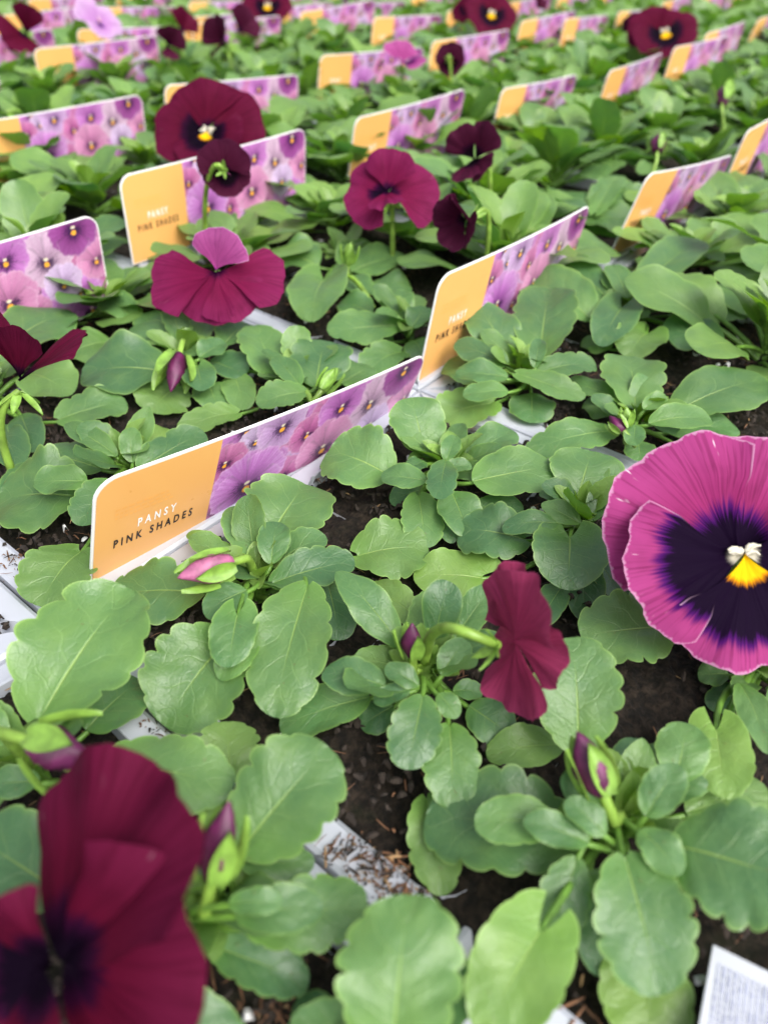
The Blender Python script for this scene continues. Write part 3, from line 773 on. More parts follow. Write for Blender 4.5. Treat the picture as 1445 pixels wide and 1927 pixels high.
# ------------------------------------------------------------------ plants placed by hand
PLANTS = {}
def plant_at(cell, px, py, label, n_in=7, z=.004, age=.55):
    P = at(px, py, z); P0 = Vector((P.x, P.y, RIM - .004))
    e = empty('pansy_plant', P0); tag(e, label, 'plant', 'pansy plants growing in the trays')
    crown = Vector((P.x, P.y, RIM + z)); PLANTS[cell] = (e, crown)
    rg = random.Random(cell[0] * 17 + cell[1] * 5 + 3)
    V2, F2 = tube([Vector((0, 0, -.002)), Vector((0, 0, .004 + z))], .0022, .0016, 7); link('stem', new_mesh('stem', V2, F2, [M_STALK]), e)
    rosette(e, rg, n_in + 4, crown.z - P0.z, age)
    for k in range(5): add_pool_leaf(e, 'mid', k * 1.3 + rg.uniform(-.4, .4) + cell[0], R(rg.uniform(28, 58)), crown.z - P0.z - .001, rg, rg.uniform(.15, .5), rg.uniform(.5, .72))
    return e, crown
HAND = [
 ((0, 2), 485, 1090, 'pansy plant with a closed pink bud, right in front of the sharp amber label', 9, '''
  505 1012 578 912 160 r 6 9 .22|482 1046 440 952 78 o 9 13 .15|510 1062 521 982 64 o 11 14 .12|513 1097 668 1058 80 c 10 10 .12|578 1102 514 1350 152 c 13 8 .28
  432 1195 308 1366 196 c 9 3 .25|447 1156 430 1257 92 h 15 13 .12|486 1193 412 1278 66 o 12 9 .2|464 1110 384 1156 64 o 13 12 .15|380 1112 206 1118 122 c 6 2 .05
  405 1030 354 1003 30 o 4 5 .5|617 1098 640 1206 92 o 2 0 .02|672 1044 806 1030 118 r 3 4 .38'''),
 ((0, 1), 797, 1262, 'pansy plant carrying the wine flower seen from behind, with a slim purple bud', 9, '''
  757 1222 632 1076 74 l 9 17 .1|815 1215 846 1094 76 s 8 21 .12|856 1200 927 1104 66 o 7 14 .1|725 1290 609 1262 74 o 12 12 .12|772 1297 703 1318 40 o 13 11 .1
  788 1290 724 1256 44 o 13 15 .2|795 1312 766 1449 104 c 14 10 .14|846 1366 852 1521 114 c 9 7 .14|825 1305 862 1350 44 o 13 12 .14|696 1310 526 1370 90 o 4 1 .06
  800 1176 690 1104 66 r 2 1 .55|830 1270 876 1204 58 o 10 13 .1|852 1300 908 1304 40 o 5 4 .02|882 1328 966 1392 90 o 2 0 .02|740 1328 678 1366 66 o 3 0 .0'''),
 ((1, 2), 838, 884, 'pansy plant with smooth round leaves beside the right half of the front label', 8, '''
  798 851 768 749 106 o 8 19 .14|728 890 618 848 128 r 8 10 .12|803 905 717 896 46 o 13 12 .1|838 868 824 940 60 c 16 17 .1|800 868 769 880 30 o 12 13 .15
  888 905 1046 878 98 o 10 11 .16|880 868 968 812 66 o 6 10 .12|840 868 856 820 38 o 12 15 .1|838 880 887 876 28 o 14 14 .25|850 924 882 1011 84 o 10 7 .12
  788 934 800 1031 82 r 8 4 .16|825 945 850 1023 46 o 6 4 .15|796 920 734 946 46 o 2 1 .02|890 955 985 960 44 o 2 2 .02'''),
 ((1, 1), 1094, 975, 'pansy plant with a shiny heart shaped leaf left of the pink flower', 9, '''
  988 1014 862 1000 104 r 8 7 .12|1050 985 944 994 46 o 13 12 .1|1072 1010 1066 1111 150 h 12 8 .12|1086 936 1112 848 146 o 8 13 .16|1092 985 1018 948 42 l 13 14 .25
  1080 950 1014 928 26 o 11 11 .15|1110 980 1156 898 54 o 8 13 .08|906 1086 778 1080 104 h 3 3 .6|1090 1045 1102 1172 84 o 2 0 .0|1110 1040 1172 1130 70 o 2 0 .0|1060 1100 1010 1180 60 o 2 1 .03'''),
 ((1, 0), 1425, 1262, 'pansy plant bearing the big magenta pink flower with purple blotches', 5, '''
  1262 1176 1093 1200 142 c 8 6 .2|1347 1372 1361 1503 130 h 10 10 .6|1272 1472 1291 1360 108 o 12 14 .16|1392 1285 1446 1420 64 o 8 10 .15|1370 1268 1312 1272 52 o 4 2 .1
  1400 1300 1330 1330 60 o 2 0 .02|1430 1240 1520 1180 120 o 6 6 .12|1440 1320 1540 1340 120 o 8 8 .12'''),
 ((0, 0), 1168, 1545, 'broad leaved pansy plant with a fat purple bud, lower right', 11, '''
  1088 1410 1074 1199 170 c 9 19 .16|1082 1570 799 1540 205 c 7 5 .2|802 1500 832 1686 100 c 2 1 .5|1046 1545 892 1545 98 o 15 14 .2|1108 1585 984 1545 66 o 17 18 .12
  1140 1570 1064 1505 58 o 18 20 .14|1176 1612 1242 1874 190 c 18 14 .14|1085 1620 1030 1772 110 c 15 8 .14|1110 1655 1132 1840 92 o 6 3 .0|1205 1560 1281 1646 74 o 19 20 .1
  1214 1536 1276 1438 88 o 17 22 .1|1270 1590 1520 1668 240 c 18 24 .14|1190 1772 1232 1985 172 o 3 2 .7|1136 1640 1098 1692 52 o 12 10 .5|1060 1400 914 1420 82 o 2 1 .5
  1190 1500 1190 1388 86 o 6 8 .02|1016 1752 902 1950 196 h 16 14 .5|1240 1500 1330 1440 90 o 8 10 .12|1290 1530 1440 1480 110 o 6 6 .5'''),
 ((-1, 0), 742, 1985, 'pansy plant at the bottom edge with one large scalloped leaf', 4, '''
  738 1990 768 1682 240 c 20 26 .2|640 1960 560 1880 90 o 4 2 .02|720 2040 560 2000 180 o 12 12 .15'''),
 ((-1, 1), 405, 1690, 'pansy plant carrying the blurred wine flower at the bottom left', 6, '''
  197 1432 440 1482 155 c 12 14 .2|432 1470 430 1357 120 c 6 8 .75|456 1597 622 1408 205 c 14 20 .25|450 1622 592 1626 76 o 10 8 .3|442 1720 608 1708 100 o 21 20 .22
  430 1700 532 1698 58 o 24 24 .12|470 1742 692 1698 150 c 14 12 .22|400 1780 582 1850 118 c 8 5 .02|250 1880 470 1990 160 o 10 8 .1|420 1640 330 1590 70 o 10 10 .1'''),
 ((-1, 2), 60, 1440, 'pansy plant with a nodding dark bud and one long scalloped leaf, left edge', 6, '''
  72 1352 244 1106 220 c 14 22 .22|162 1374 264 1280 120 o 4 4 .2|76 1470 -30 1480 64 o 12 12 .15|132 1690 -60 1570 210 o 14 14 .1|10 1400 -70 1330 90 o 12 14 .15|100 1480 200 1540 80 o 8 6 .05'''),
 ((0, 3), 238, 872, 'pansy plant with scalloped leaves just behind the amber end of the front label', 8, '''
  150 930 -4 936 155 c 6 5 .3|165 905 64 908 56 o 12 12 .25|222 858 121 799 44 l 10 14 .25|250 870 245 804 46 o 10 17 .2|265 880 386 814 70 c 10 12 .12
  205 905 150 990 76 c 11 9 .15|190 880 68 850 76 c 6 6 .15|270 852 332 814 64 r 3 3 .65|152 1036 74 1142 130 r 4 2 .5|60 870 20 960 60 o 2 1 .02|205 930 215 1000 50 o 6 6 .1'''),
 ((1, 4), 352, 670, 'pansy plant with a nodding purple bud under the magenta skirt-like flower', 7, '''
  317 696 153 702 106 o 8 7 .14|372 690 381 736 66 h 12 10 .1|330 728 284 776 100 r 3 1 .5|390 720 411 773 76 o 5 2 .2|395 680 462 706 60 o 7 6 .05
  375 672 423 644 42 o 12 13 .08|330 650 244 620 46 o 8 9 .14|205 640 119 671 70 c 4 4 .35|250 600 200 560 60 o 8 10 .15|300 640 270 590 60 o 8 10 .15|420 650 470 610 60 o 8 10 .1'''),
 ((1, 3), 560, 722, 'pansy plant right behind the picture half of the front label', 7, '''
  522 712 478 613 92 c 8 14 .16|594 726 611 641 120 c 9 14 .16|566 726 518 671 44 o 13 16 .14|576 736 484 762 54 c 12 11 .25|604 736 642 694 20 l 14 16 .5
  450 776 334 816 50 c 3 2 .5|440 702 462 772 64 o 5 3 .25|640 720 700 690 60 o 3 4 .3'''),
 ((2, 3), 772, 618, 'pansy plant left of the amber end of the second label', 7, '''
  756 610 617 626 66 c 9 8 .18|760 600 736 549 64 o 9 13 .14|775 616 802 578 48 o 10 13 .2|756 660 688 702 62 r 4 2 .2|780 640 800 680 60 o 4 2 .2|700 590 640 570 50 o 4 4 .05|740 640 690 640 50 o 2 1 .02'''),
 ((2, 2), 978, 700, 'pansy plant with two upright leaves against the second amber label', 9, '''
  960 666 893 572 90 o 9 19 .08|1016 662 1032 542 124 r 10 19 .22|956 686 854 648 48 o 10 13 .1|956 710 857 702 44 o 13 13 .1|956 735 871 746 38 o 12 11 .18
  930 755 822 786 80 r 4 2 .4|1010 702 1122 690 46 c 13 13 .22|970 702 1098 752 44 c 14 11 .3|1000 740 1000 797 88 o 5 2 .06|1006 692 1016 638 34 o 15 20 .14|926 712 834 690 66 o 4 3 .25'''),
 ((2, 1), 1196, 795, 'pansy plant with a tiny purple bud between long leaves, above the pink flower', 8, '''
  1196 766 1180 670 122 c 9 14 .28|1266 776 1442 716 100 o 8 10 .24|1220 796 1338 790 50 o 14 13 .2|1155 810 993 852 64 c 8 5 .1|1195 800 1190 839 44 o 13 12 .1
  1200 830 1205 868 60 o 7 5 .2|1250 812 1388 808 54 o 3 3 .02|1210 770 1252 744 32 o 13 15 .2|1160 750 1064 720 40 o 7 7 .2|1160 780 1100 756 58 o 3 3 .5|1270 830 1340 880 70 o 3 2 .1'''),
 ((3, 2), 1176, 585, 'pansy plant with a yellowish folded leaf, in front of the third label', 8, '''
  1170 577 1130 652 86 h 11 8 .14|1216 626 1180 674 90 h 8 5 .5|1362 640 1243 620 66 o 7 8 .12|1258 590 1404 590 66 c 6 7 .35|1195 556 1318 452 76 o 8 16 .25
  1115 602 972 528 82 o 8 11 .16|1150 566 1048 488 66 o 9 14 .14|1180 560 1150 498 48 o 11 17 .2|1150 655 1095 640 40 o 3 2 .3|1200 570 1290 560 40 o 11 12 .14'''),
 ((0, 4), -15, 735, 'pansy plant with dark folded flowers at the left edge', 5, '''
  0 666 137 588 90 o 8 11 .2|55 700 136 742 92 o 7 6 .4|110 790 238 755 70 c 4 4 .15|40 780 70 850 70 o 4 2 .02|0 800 40 880 80 o 4 2 .05'''),
 ((2, 4), 645, 490, 'pansy plant with a heart shaped leaf right of the magenta skirt-like flower', 8, '''
  610 524 585 606 106 h 11 8 .3|640 500 700 460 60 o 8 10 .2|660 510 760 480 60 o 8 9 .15|600 500 520 480 70 o 8 9 .2|650 520 690 560 50 o 6 4 .1|625 540 540 560 50 o 4 3 .1|690 540 770 560 60 o 4 3 .12'''),
]
for cell, px, py, lab, nin, txt in HAND:
    e, cr = plant_at(cell, px, py, lab, nin)
    if len(txt) < 3: continue
    for sp in txt.replace('\n', '|').split('|'):
        q = sp.split()
        if len(q) < 9: continue
        hand_leaf(e, cr, *(float(x) for x in q[:5]), q[5], float(q[6]), float(q[7]), float(q[8]))

# ------------------------------------------------------------------ the other plants
protos = [generic_leaves(random.Random(100 + k)) for k in range(8)]
def leaf_matrix(az, el, z, roll, sc):
    return Matrix.Translation((0, 0, z)) @ Matrix.Rotation(az, 4, 'Z') @ Matrix.Rotation(el, 4, 'X') @ Matrix.Rotation(roll, 4, 'Y') @ Matrix.Scale(sc, 4)
def merged_proto(spec):
    V, Fc, U, mi = [], [], [], []
    for kind, idx, az, el, z, roll, sc, age in spec:
        me = POOL[kind][idx % len(POOL[kind])]; Mx = leaf_matrix(az, el, z, roll, sc); b = len(V)
        V += [Mx @ v_.co for v_ in me.vertices]
        uvl = me.uv_layers[0].data; uvv = [(0, 0)] * len(me.vertices)
        for lp in me.loops: uvv[lp.vertex_index] = tuple(uvl[lp.index].uv)
        U += uvv
        for p in me.polygons: Fc.append(tuple(b + q for q in p.vertices)); mi.append(p.material_index)
    return new_mesh('pansy_plant', V, Fc, [M_LEAF, M_STALK], U, mi)
cells = []
for (ti, tj) in trays:
    for ci in range(2):
        for cj in range(3):
            i, j = ti * 2 + ci, tj * 3 + cj
            if (i, j) in PLANTS: continue
            P = uv(*cell_uv(i, j), 0); q = proj(P)
            if q.z < .05: continue
            if in_view(P + Vector((0, 0, .01)), 110, 40, 30): cells.append((q.z, i, j, P))
cells.sort()
NEAR_SKIP = {(3, 1)}
merged = [merged_proto(p) for p in protos]
pos_word = {0: 'near', 1: 'middle', 2: 'far'}
rest = []; nplants = len(PLANTS)
for dpt, i, j, P in cells:
    if dpt < .17: continue
    rg = random.Random(i * 101 + j * 7)
    k = rg.randrange(8); P = P + EU * rg.uniform(-.006, .006) + EV * rg.uniform(-.005, .005); P.z = RIM - .004
    rz = rg.random() * 6.28; sc = rg.uniform(.98, 1.22)
    tw = tray_words(i // 2, j // 3)
    if nplants >= 300: rest.append((P, rz, sc, k)); continue
    nplants += 1
    if tw: lab = f'leafy pansy, {pos_word[j % 3]} {"left" if i % 2 == 0 else "right"} cell ' + tw
    elif not in_view(P, 0, 0, 0): lab = 'leafy pansy plant cut off by the edge of the picture'
    else: lab = 'leafy green pansy plant blurred among the far rows of trays'
    if dpt < .92:
        if j % 3 == 2: sc *= .92
        e = empty('pansy_plant', P, rz); e.scale = (sc, sc, sc * (.72 if j % 3 == 2 else 1)); PLANTS[(i, j)] = (e, P.copy())
        for kind, idx, az, el, z, roll, s_, age in protos[k]:
            o = link('leaf', POOL[kind][idx % len(POOL[kind])], e); o.matrix_local = leaf_matrix(az, el, z + .005, roll, s_); leaf_color(o, age + rg.uniform(-.08, .08))
    else:
        e = link('pansy_plant', merged[k], None, P + Vector((0, 0, .005)), (0, 0, rz)); e.scale = (sc, sc, sc); leaf_color(e, rg.uniform(.4, .55))
    tag(e, lab, 'plant', 'pansy plants growing in the trays')
if rest:
    VV, FF, UU, MI = [], [], [], []; nb = 0
    cache = []
    for me in merged:
        co = np.zeros(len(me.vertices) * 3); me.vertices.foreach_get('co', co)
        lu = np.zeros(len(me.loops) * 2); me.uv_layers[0].data.foreach_get('uv', lu); lv = np.zeros(len(me.loops), dtype=np.int32); me.loops.foreach_get('vertex_index', lv)
        uvv = np.zeros((len(me.vertices), 2)); uvv[lv] = lu.reshape(-1, 2)
        cache.append((co.reshape(-1, 3), lv.reshape(-1, 4), uvv, np.array([p.material_index for p in me.polygons])))
    for P, rz, sc, k in rest:
        co, fa, uvv, mi = cache[k]; c_, s_ = math.cos(rz) * sc, math.sin(rz) * sc
        VV.append(np.stack([co[:, 0] * c_ - co[:, 1] * s_ + P.x, co[:, 0] * s_ + co[:, 1] * c_ + P.y, co[:, 2] * sc + P.z + .005], 1)); FF.append(fa + nb); UU.append(uvv); MI.append(mi); nb += len(co)
    VV = np.concatenate(VV); FF = np.concatenate(FF); UU = np.concatenate(UU); MI = np.concatenate(MI)
    me = bpy.data.meshes.new('far_pansies'); me.vertices.add(len(VV)); me.vertices.foreach_set('co', VV.ravel())
    me.loops.add(FF.size); me.loops.foreach_set('vertex_index', FF.ravel().astype(np.int32)); me.polygons.add(len(FF)); me.polygons.foreach_set('loop_start', np.arange(0, FF.size, 4, dtype=np.int32))
    me.materials.append(M_LEAF); me.materials.append(M_STALK); me.polygons.foreach_set('material_index', MI.astype(np.int32)); me.polygons.foreach_set('use_smooth', [True] * len(FF))
    l = me.uv_layers.new(name='UVMap'); l.data.foreach_set('uv', UU[FF.ravel()].astype(np.float32).ravel()); me.update(); me.validate()
    o = link('far_pansies', me); leaf_color(o, .48); o['kind'] = 'stuff'; tag(o, 'mass of blurred green pansy plants in the most distant trays', 'plants')

# ------------------------------------------------------------------ flowers and buds
def host(px, py, z=.004):
    """the plant whose crown is nearest to the ground under that pixel"""
    P = at(px, py, z); best = min(PLANTS.values(), key=lambda q: (q[1].xy - P.xy).length); return best
def fl(hx, hy, *a, **k):
    e, cr = host(hx, hy)
    if abs(e.rotation_euler.z) > 1e-6 or e.scale.x != 1:          # hosts from the grid carry a turn of their own
        Mi = (Matrix.Rotation(e.rotation_euler.z, 4, 'Z') @ Matrix.Diagonal((*e.scale, 1))).inverted()
        e.rotation_euler.z = 0; e.scale = (1, 1, 1)
        for ch in e.children: ch.matrix_local = Mi.inverted() @ ch.matrix_local
    return e, Vector((cr.x, cr.y, RIM + .002))
def F(hx, hy, px, py, z, Rr, face, roll, mt, **k):
    e, rt = fl(hx, hy); rt = under(rt, at(px, py, z * .001), face); return flower(e, rt, px, py, z, Rr, face, roll, mt, **k)
def under(rt, C, face=None):
    """where the stalk leaves the plant: towards the bloom, never farther than a stalk's lean away from it"""
    d = Vector((C.x - rt.x, C.y - rt.y, 0)); lim = .022
    if face and face[2] > 0:      # keep the stalk behind a bloom that faces us
        back = -(CR * face[0] + CU * face[1] - CF * face[2]); back.z = 0
        tgt = Vector((C.x, C.y, 0)) + back.normalized() * .012; d = Vector((tgt.x - rt.x, tgt.y - rt.y, 0)); lim = .004
    if d.length > lim: rt = rt + d.normalized() * (d.length - lim)
    return rt
def B(hx, hy, bx, by, tx, ty, zb, *a, **k):
    G = at(bx, by, zb * .001); q = proj(Vector((G.x, G.y, RIM + .004))) if hx is None else Vector((hx, hy, 0))
    e, rt = fl(q.x, q.y); return bud(e, under(rt, G), bx, by, tx, ty, zb, *a, **k)

F(1425, 1262, 1395, 1043, 31, .0282, (-.05, .12, 1), D(6), 'pink', seed=11, ruffle=.075)
# blurred wine flower, lower left: turned to the left, upper petals broad, lower ones folded
SIDE = [(D(4), D(58), 1.38, D(-20), .36, -.001, 0), (D(84), D(74), 1.10, D(-16), .36, -.0016, 0), (D(-48), D(50), .70, D(34), .50, .0006, 0), (D(-112), D(56), .74, D(30), .68, .0010, 0), (D(172), D(62), .84, D(24), .45, .0016, .05)]
F(405, 1690, 108, 1812, 35, .0192, (-.62, .05, .78), D(-4), 'wine', petals=SIDE, seed=5, eye=False, ruffle=.15, narrow=1.5)
# seen from behind on a hooked stalk
F(797, 1262, 966, 1206, 29, .0158, (.86, .12, -.46), D(6), 'rear', seed=8, ruffle=.12, petals=[(D(-30), D(52), 1.0, D(-4), .3, 0, 0), (D(36), D(50), 1.0, D(10), .3, .0006, 0), (D(-100), D(42), .8, D(14), .3, -.0004, 0), (D(100), D(42), .85, D(18), .3, .0008, 0), (D(178), D(46), 1.05, D(-2), .3, .0004, .05)], eye=False, hook=.014)
# seen from above: petals hanging like a skirt, one raised
SKIRT = [(D(150), D(52), .86, D(-20), .28, 0, 0), (D(-150), D(52), .86, D(-20), .28, -.0008, 0), (D(96), D(38), 1.10, D(-10), .28, -.0012, 0), (D(-94), D(40), 1.16, D(-8), .28, -.0016, 0), (D(22), D(60), .66, D(34), .28, .0005, 0)]
F(352, 670, 408, 510, 34, .0240, (.0, .22, .9), D(4), 'magenta', petals=SKIRT, tints=['magenta', 'magenta', 'magenta', 'magenta', 'rosy'], seed=14, eye=False)
F(425, 424, 392, 250, 44, .0330, (-.10, .05, 1), D(-8), 'wine', petals=[(D(-34), D(66), 1.05, D(-4), .30, -.001, 0), (D(56), D(58), 1.0, D(-4), .30, -.0018, 0), (D(-96), D(48), .95, D(6), .58, 0, 0), (D(98), D(44), .70, D(10), .58, .0003, 0), (D(184), D(56), .72, D(14), .72, .0008, .04)], seed=21)
FOLD = [(D(-60), D(60), .95, D(-8), .5, 0, 0), (D(10), D(50), .9, D(18), .4, -.001, 0), (D(75), D(62), 1.15, D(-20), .4, -.002, 0), (D(-125), D(50), .95, D(4), .6, .0004, 0), (D(172), D(30), .95, D(44), .4, .001, 0)]
F(787, 542, 728, 362, 42, .0215, (-.15, .05, .95), D(0), 'magenta', petals=FOLD, seed=31, eye=False, ruffle=.08)
F(968, 450, 893, 300, 44, .0190, (-.55, -.1, .8), D(12), 'dusk', petals=[(D(-10), D(40), .95, D(42), .5, 0, 0), (D(60), D(40), 1.0, D(20), .4, -.001, 0), (D(150), D(36), .95, D(30), .4, 0, 0), (D(200), D(34), .95, D(40), .5, .0005, 0)], seed=33, eye=False)
F(968, 450, 878, 412, 40, .0150, (-.75, -.35, .5), D(-30), 'dusk', petals=[(D(30), D(45), 1.0, D(48), .3, 0, 0), (D(110), D(45), 1.0, D(36), .3, -.001, 0), (D(200), D(45), 1.0, D(40), .3, 0, 0), (D(-60), D(45), 1.0, D(50), .3, .0005, 0)], seed=34, eye=False)
# small dark flower nodding away, in front of the label picture
F(425, 424, 425, 322, 46, .0128, (.05, .35, -.85), D(0), 'dusk', seed=37, eye=False, hook=.010)
# folded dark flower at the left edge
F(-15, 735, 38, 712, 34, .0215, (.25, .80, .40), D(0), 'wine', petals=[(D(-60), D(30), 1.0, D(58), .3, 0, 0), (D(95), D(30), 1.15, D(46), .3, -.001, 0), (D(-150), D(34), .9, D(66), .3, 0, 0)], seed=41, eye=False, hook=.012)
# far blooms
def far_flower(px, py, dist_z, Rr, mt, face=(0, .1, 1), roll=0, seed=1, **k):
    P = at(px, py, dist_z * .001); e = min((q for q in PLANTS.values()), key=lambda q: (q[1].xy - (P + EV * .01).xy).length)
    hxy = proj(Vector((e[1].x, e[1].y, RIM + .004))); F(hxy.x, hxy.y, px, py, dist_z, Rr, face, roll, mt, seed=seed, **k)
# the packs farther back carry single-mesh plants: give them a host with parts where a bloom stands
def bloom_host(px, py, z, label):
    P = at(px, py, z * .001) + EV * rnd.uniform(-.004, .004); rg = random.Random(int(px + py))
    e = empty('pansy_plant', Vector((P.x, P.y, RIM - .004))); tag(e, label, 'plant', 'pansy plants growing in the trays')
    for kind, idx, az, el, zz, roll, s_, age in protos[rg.randrange(8)]:
        o = link('leaf', POOL[kind][idx % len(POOL[kind])], e); o.matrix_local = leaf_matrix(az, el, zz + .005, roll, s_); leaf_color(o, age)
    return e, Vector((P.x, P.y, RIM + .002))
def FB(px, py, z, Rr, mt, label, face=(0, .1, 1), roll=0, seed=1, **k):
    e, rt = bloom_host(px, py, z, label); flower(e, rt, px, py, z, Rr, face, roll, mt, seed=seed, **k); return e, rt
FB(1250, 60, 50, .0350, 'wine', 'pansy with a dark yellow-eyed flower above the labels at the upper right', (-.1, .1, 1), D(10), 51)
e_, r_ = FB(925, 25, 50, .0330, 'wine', 'pansy with two dark yellow-eyed flowers touching the top edge', (.1, .05, 1), D(-8), 52)
flower(e_, r_, 880, 12, 52, .024, (-.5, .1, .8), D(5), 'wine', seed=53)
FB(504, 10, 52, .0320, 'wine', 'pansy with one dark yellow-eyed flower at the top, left of centre', (.05, .1, 1), 0, 54)
e_, r_ = FB(190, 48, 50, .0230, 'lilac', 'pansy with a pale lilac flower turned sideways at the upper left', (.55, .05, .8), D(-12), 55, petals=[(D(-70), D(44), 1.25, D(8), .40, 0, 0), (D(30), D(60), 1.0, D(4), .4, -.001, 0), (D(110), D(44), .7, D(10), .5, 0, 0), (D(200), D(44), .8, D(20), .5, .0005, 0)], eye=False)
FB(760, 118, 44, .0230, 'rosy', 'pansy with a small rosy pink flower in front of a label in the third row', (.2, .3, .7), D(20), 56, eye=False, petals=[(D(10), D(60), 1.0, D(10), .3, 0, 0), (D(150), D(50), .9, D(30), .8, 0, 0), (D(-120), D(50), .8, D(30), .8, 0, 0)])
TWO = [(D(-20), D(40), 1.0, D(45), .3, 0, 0), (D(50), D(36), 1.0, D(40), .3, -.001, 0), (D(170), D(36), .9, D(45), .3, 0, 0)]
e_, r_ = FB(425, 85, 46, .0260, 'dusk', 'pansy with dark half-folded flowers before an amber label at the top', (-.6, 0, .6), D(10), 57, eye=False, petals=TWO)
flower(e_, r_, 448, 60, 50, .024, (.6, .1, .6), D(-10), 'dusk', petals=TWO, seed=58, eye=False)
FB(340, 60, 50, .0220, 'wine', 'pansy with one narrow dark half-open flower left of an amber label', (.6, .2, .5), D(10), 59, eye=False, petals=TWO)
FB(315, 85, 46, .0200, 'dusk', 'pansy with a drooping dark petal at the right end of a label', (.4, -.3, .6), D(0), 60, eye=False, petals=TWO)
FB(50, 65, 48, .0330, 'wine', 'pansy with drooping wine petals before a label at the upper left', (.3, -.2, .7), D(160), 61, eye=False, petals=TWO)
FB(0, 205, 46, .0230, 'wine', 'pansy with a wine flower cut by the left edge above a label', (-.6, .1, .6), 0, 62, eye=False, petals=TWO)
FB(848, 115, 44, .0130, 'dusk', 'pansy with a small round dark flower covering an amber label', (.3, .3, -.8), 0, 63, eye=False)
FB(1008, 15, 48, .0180, 'dusk', 'pansy with a dark flower behind a label at the top right of centre', (.5, .2, .6), 0, 64, eye=False, petals=TWO)
FB(1200, 60, 46, .0200, 'dusk', 'pansy with a folded dark flower beside the upper right yellow-eyed bloom', (-.8, 0, .4), 0, 65, eye=False, petals=TWO)

for q in ((1110, 392, 1205, 352, 60, 'o', 8, 12), (1120, 400, 1165, 330, 50, 'r', 8, 16), (1100, 405, 1190, 420, 55, 'r', 5, 4), (1230, 395, 1160, 360, 50, 'o', 6, 9), (1150, 385, 1240, 378, 44, 'c', 9, 9)):
    e_, r_ = fl(1120, 395); hand_leaf(e_, r_ + Vector((0, 0, .003)), *q[:5], q[5], q[6], q[7], .25)
B(797, 1262, 776, 1232, 775, 1172, 14, 22, 5, M_BUD, seed=1)
B(485, 1090, 436, 1058, 334, 1088, 17, 19, 7.5, M_BUDP, open_=.02, seed=2, hook=.004)
B(1168, 1545, 1132, 1490, 1085, 1376, 20, 28, 7, M_BUD, open_=.0, seed=3)
B(405, 1690, 400, 1650, 432, 1506, 24, 34, 6, M_BUD, open_=.08, seed=4)
B(60, 1440, 60, 1395, 180, 1432, 27, 25, 7.5, M_BUD, open_=.5, seed=5)
B(352, 670, 338, 668, 322, 738, 16, 9, 7, M_BUD, open_=.35, seed=6)
B(1196, 795, 1172, 812, 1146, 782, 13, 16, 4.5, M_BUD, seed=7)
B(1196, 795, 1178, 800, 1178, 765, 13, 19, 4, M_SEPAL, seed=8)
B(560, 722, 605, 735, 636, 692, 15, 20, 5, M_SEPAL, seed=9, open_=.1)
B(None, None, 1236, 285, 1238, 252, 30, 38, 10, M_BUD, seed=10)
B(None, None, 1358, 195, 1360, 163, 34, 42, 11, M_BUD, seed=11)
B(787, 542, 655, 495, 660, 455, 16, 26, 5, M_SEPAL, seed=12)

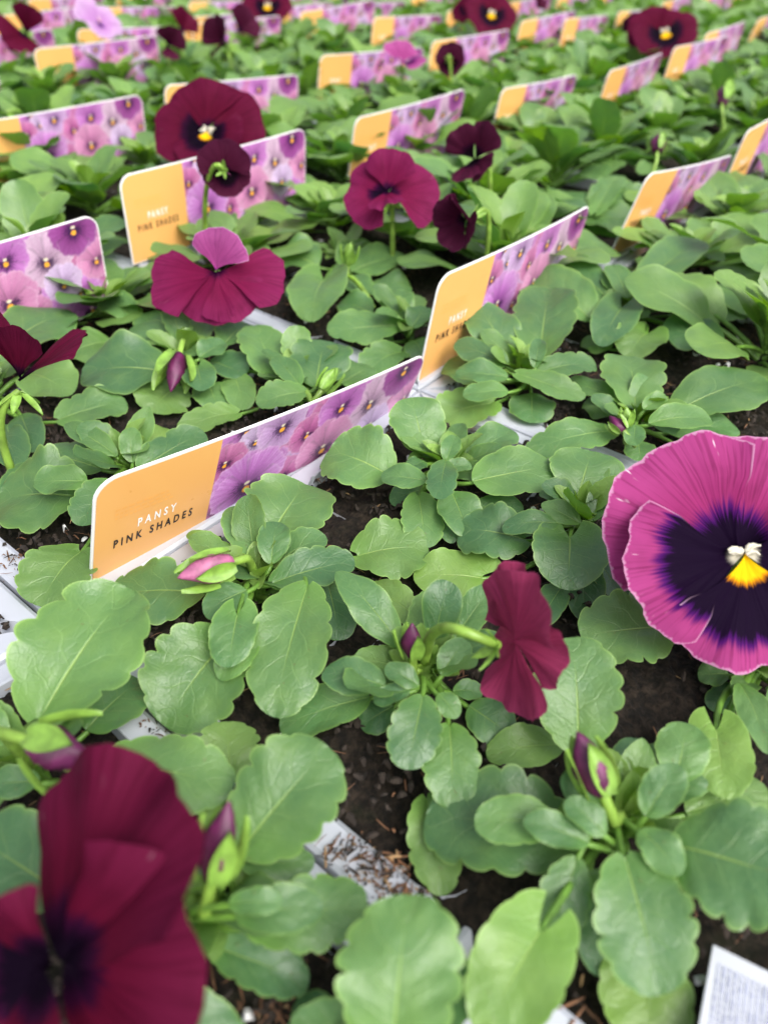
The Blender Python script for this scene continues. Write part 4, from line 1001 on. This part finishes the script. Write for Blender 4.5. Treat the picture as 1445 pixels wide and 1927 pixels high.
# ------------------------------------------------------------------ crumbs and fibres on the compost and the tray rims
def crumbs():
    rg = random.Random(9); V, Fc, MI = [], [], []
    def chip(P, L, Wd, mi):
        a = rg.random() * 6.28; d = Vector((math.cos(a), math.sin(a), rg.uniform(-.3, .35))).normalized(); s = d.cross(Vector((0, 0, 1))).normalized() * Wd; u = s.cross(d).normalized() * Wd * .7
        bend = u * rg.uniform(-3, 5); b = len(V)
        for k in range(4):
            q = k / 3; c = P + d * L * (q - .5) + bend * 4 * q * (1 - q); th = .45 + .55 * math.sin(math.pi * q)
            for e in (s, u, -s, -u): V.append(c + e * th)
        for k in range(3):
            for e in range(4): Fc.append((b + k * 4 + e, b + k * 4 + (e + 1) % 4, b + k * 4 + 4 + (e + 1) % 4, b + k * 4 + 4 + e)); MI.append(mi)
        Fc.append((b, b + 3, b + 2, b + 1)); Fc.append((b + 12, b + 13, b + 14, b + 15)); MI.extend([mi, mi])
    for (ti, tj), c in trays.items():
        if proj(c).z > .42: continue
        for ci in range(2):
            for cj in range(3):
                for _ in range(320):
                    x = -PU / 2 + CU_ * (ci + .5) + rg.uniform(-.5, .5) * (CU_ - .015); y = -PV / 2 + CV_ * (cj + .5) + rg.uniform(-.5, .5) * (CV_ - .014)
                    r_ = rg.random(); mi = 0 if r_ < .22 else 1 if r_ < .27 else 3 if r_ > .982 else 2
                    chip(c + EU * x + EV * y + Vector((0, 0, -.0008 + rg.uniform(0, .0016))), rg.uniform(.0012, .0055 if mi < 2 else .003), rg.uniform(.00008, .00028) if mi < 2 else rg.uniform(.0004, .0010), mi)
    for (px, py, sx, sy, n) in ((715, 1640, 60, 40, 170), (650, 1600, 40, 22, 80), (40, 1060, 40, 22, 70), (760, 1690, 30, 30, 60), (300, 1370, 40, 20, 25), (520, 1900, 60, 30, 60)):
        for _ in range(n):
            P = at(px + rg.gauss(0, 1) * sx * .6, py + rg.gauss(0, 1) * sy * .6, .0009); r_ = rg.random()
            chip(P, rg.choice((.0005, .0005, .0008, .0012, .0035)) * rg.uniform(.7, 1.3), rg.uniform(.00008, .0003), 0 if r_ < .45 else 2 if r_ < .9 else 1)
    o = link('compost_crumbs', new_mesh('compost_crumbs', V, Fc, M_CHIP, None, MI, smooth=False)); o['kind'] = 'stuff'
    tag(o, 'brown bark fibres and dark crumbs strewn over compost and tray rims', 'crumbs')
crumbs()

# ------------------------------------------------------------------ white care card, lower right corner
def care_card():
    A = at(1330, 1772, .010); Bq = at(1302, 1960, .009); C_ = at(1500, 1748, .010)
    Y = (A - Bq).normalized(); X = (C_ - A); X = (X - Y * X.dot(Y)).normalized(); Z = X.cross(Y)
    W_, H_, T_ = .046, .030, .0005
    P = [(0, -H_), (W_, -H_), (W_, 0), (.001, 0)]
    V = [(x, y, 0) for x, y in P] + [(x, y, -T_) for x, y in P]
    o = link('care_card', new_mesh('care_card', V, [(0, 1, 2, 3), (7, 6, 5, 4), (0, 4, 5, 1), (1, 5, 6, 2), (2, 6, 7, 3), (3, 7, 4, 0)], [M_CARD2], smooth=False))
    o.matrix_world = Matrix.Translation(A) @ Matrix((X, Y, Z)).transposed().to_4x4()
    V, Fc = [], []; rg = random.Random(2); x = .002
    while x < W_ - .003:
        y = -.0025
        while y > -H_ + .002:
            l = rg.choice((.0004, .0007, .0012, .002)); b = len(V); V += [(x, y - l, .0002), (x + .0004, y - l, .0002), (x + .0004, y, .0002), (x, y, .0002)]; Fc.append((b, b + 1, b + 2, b + 3)); y -= l + .0003
        x += .00088
    link('small_print', new_mesh('small_print', V, Fc, [M_GREY], smooth=False), o)
    tag(o, 'white care card with lines of tiny print in the lower right corner', 'card')
care_card()
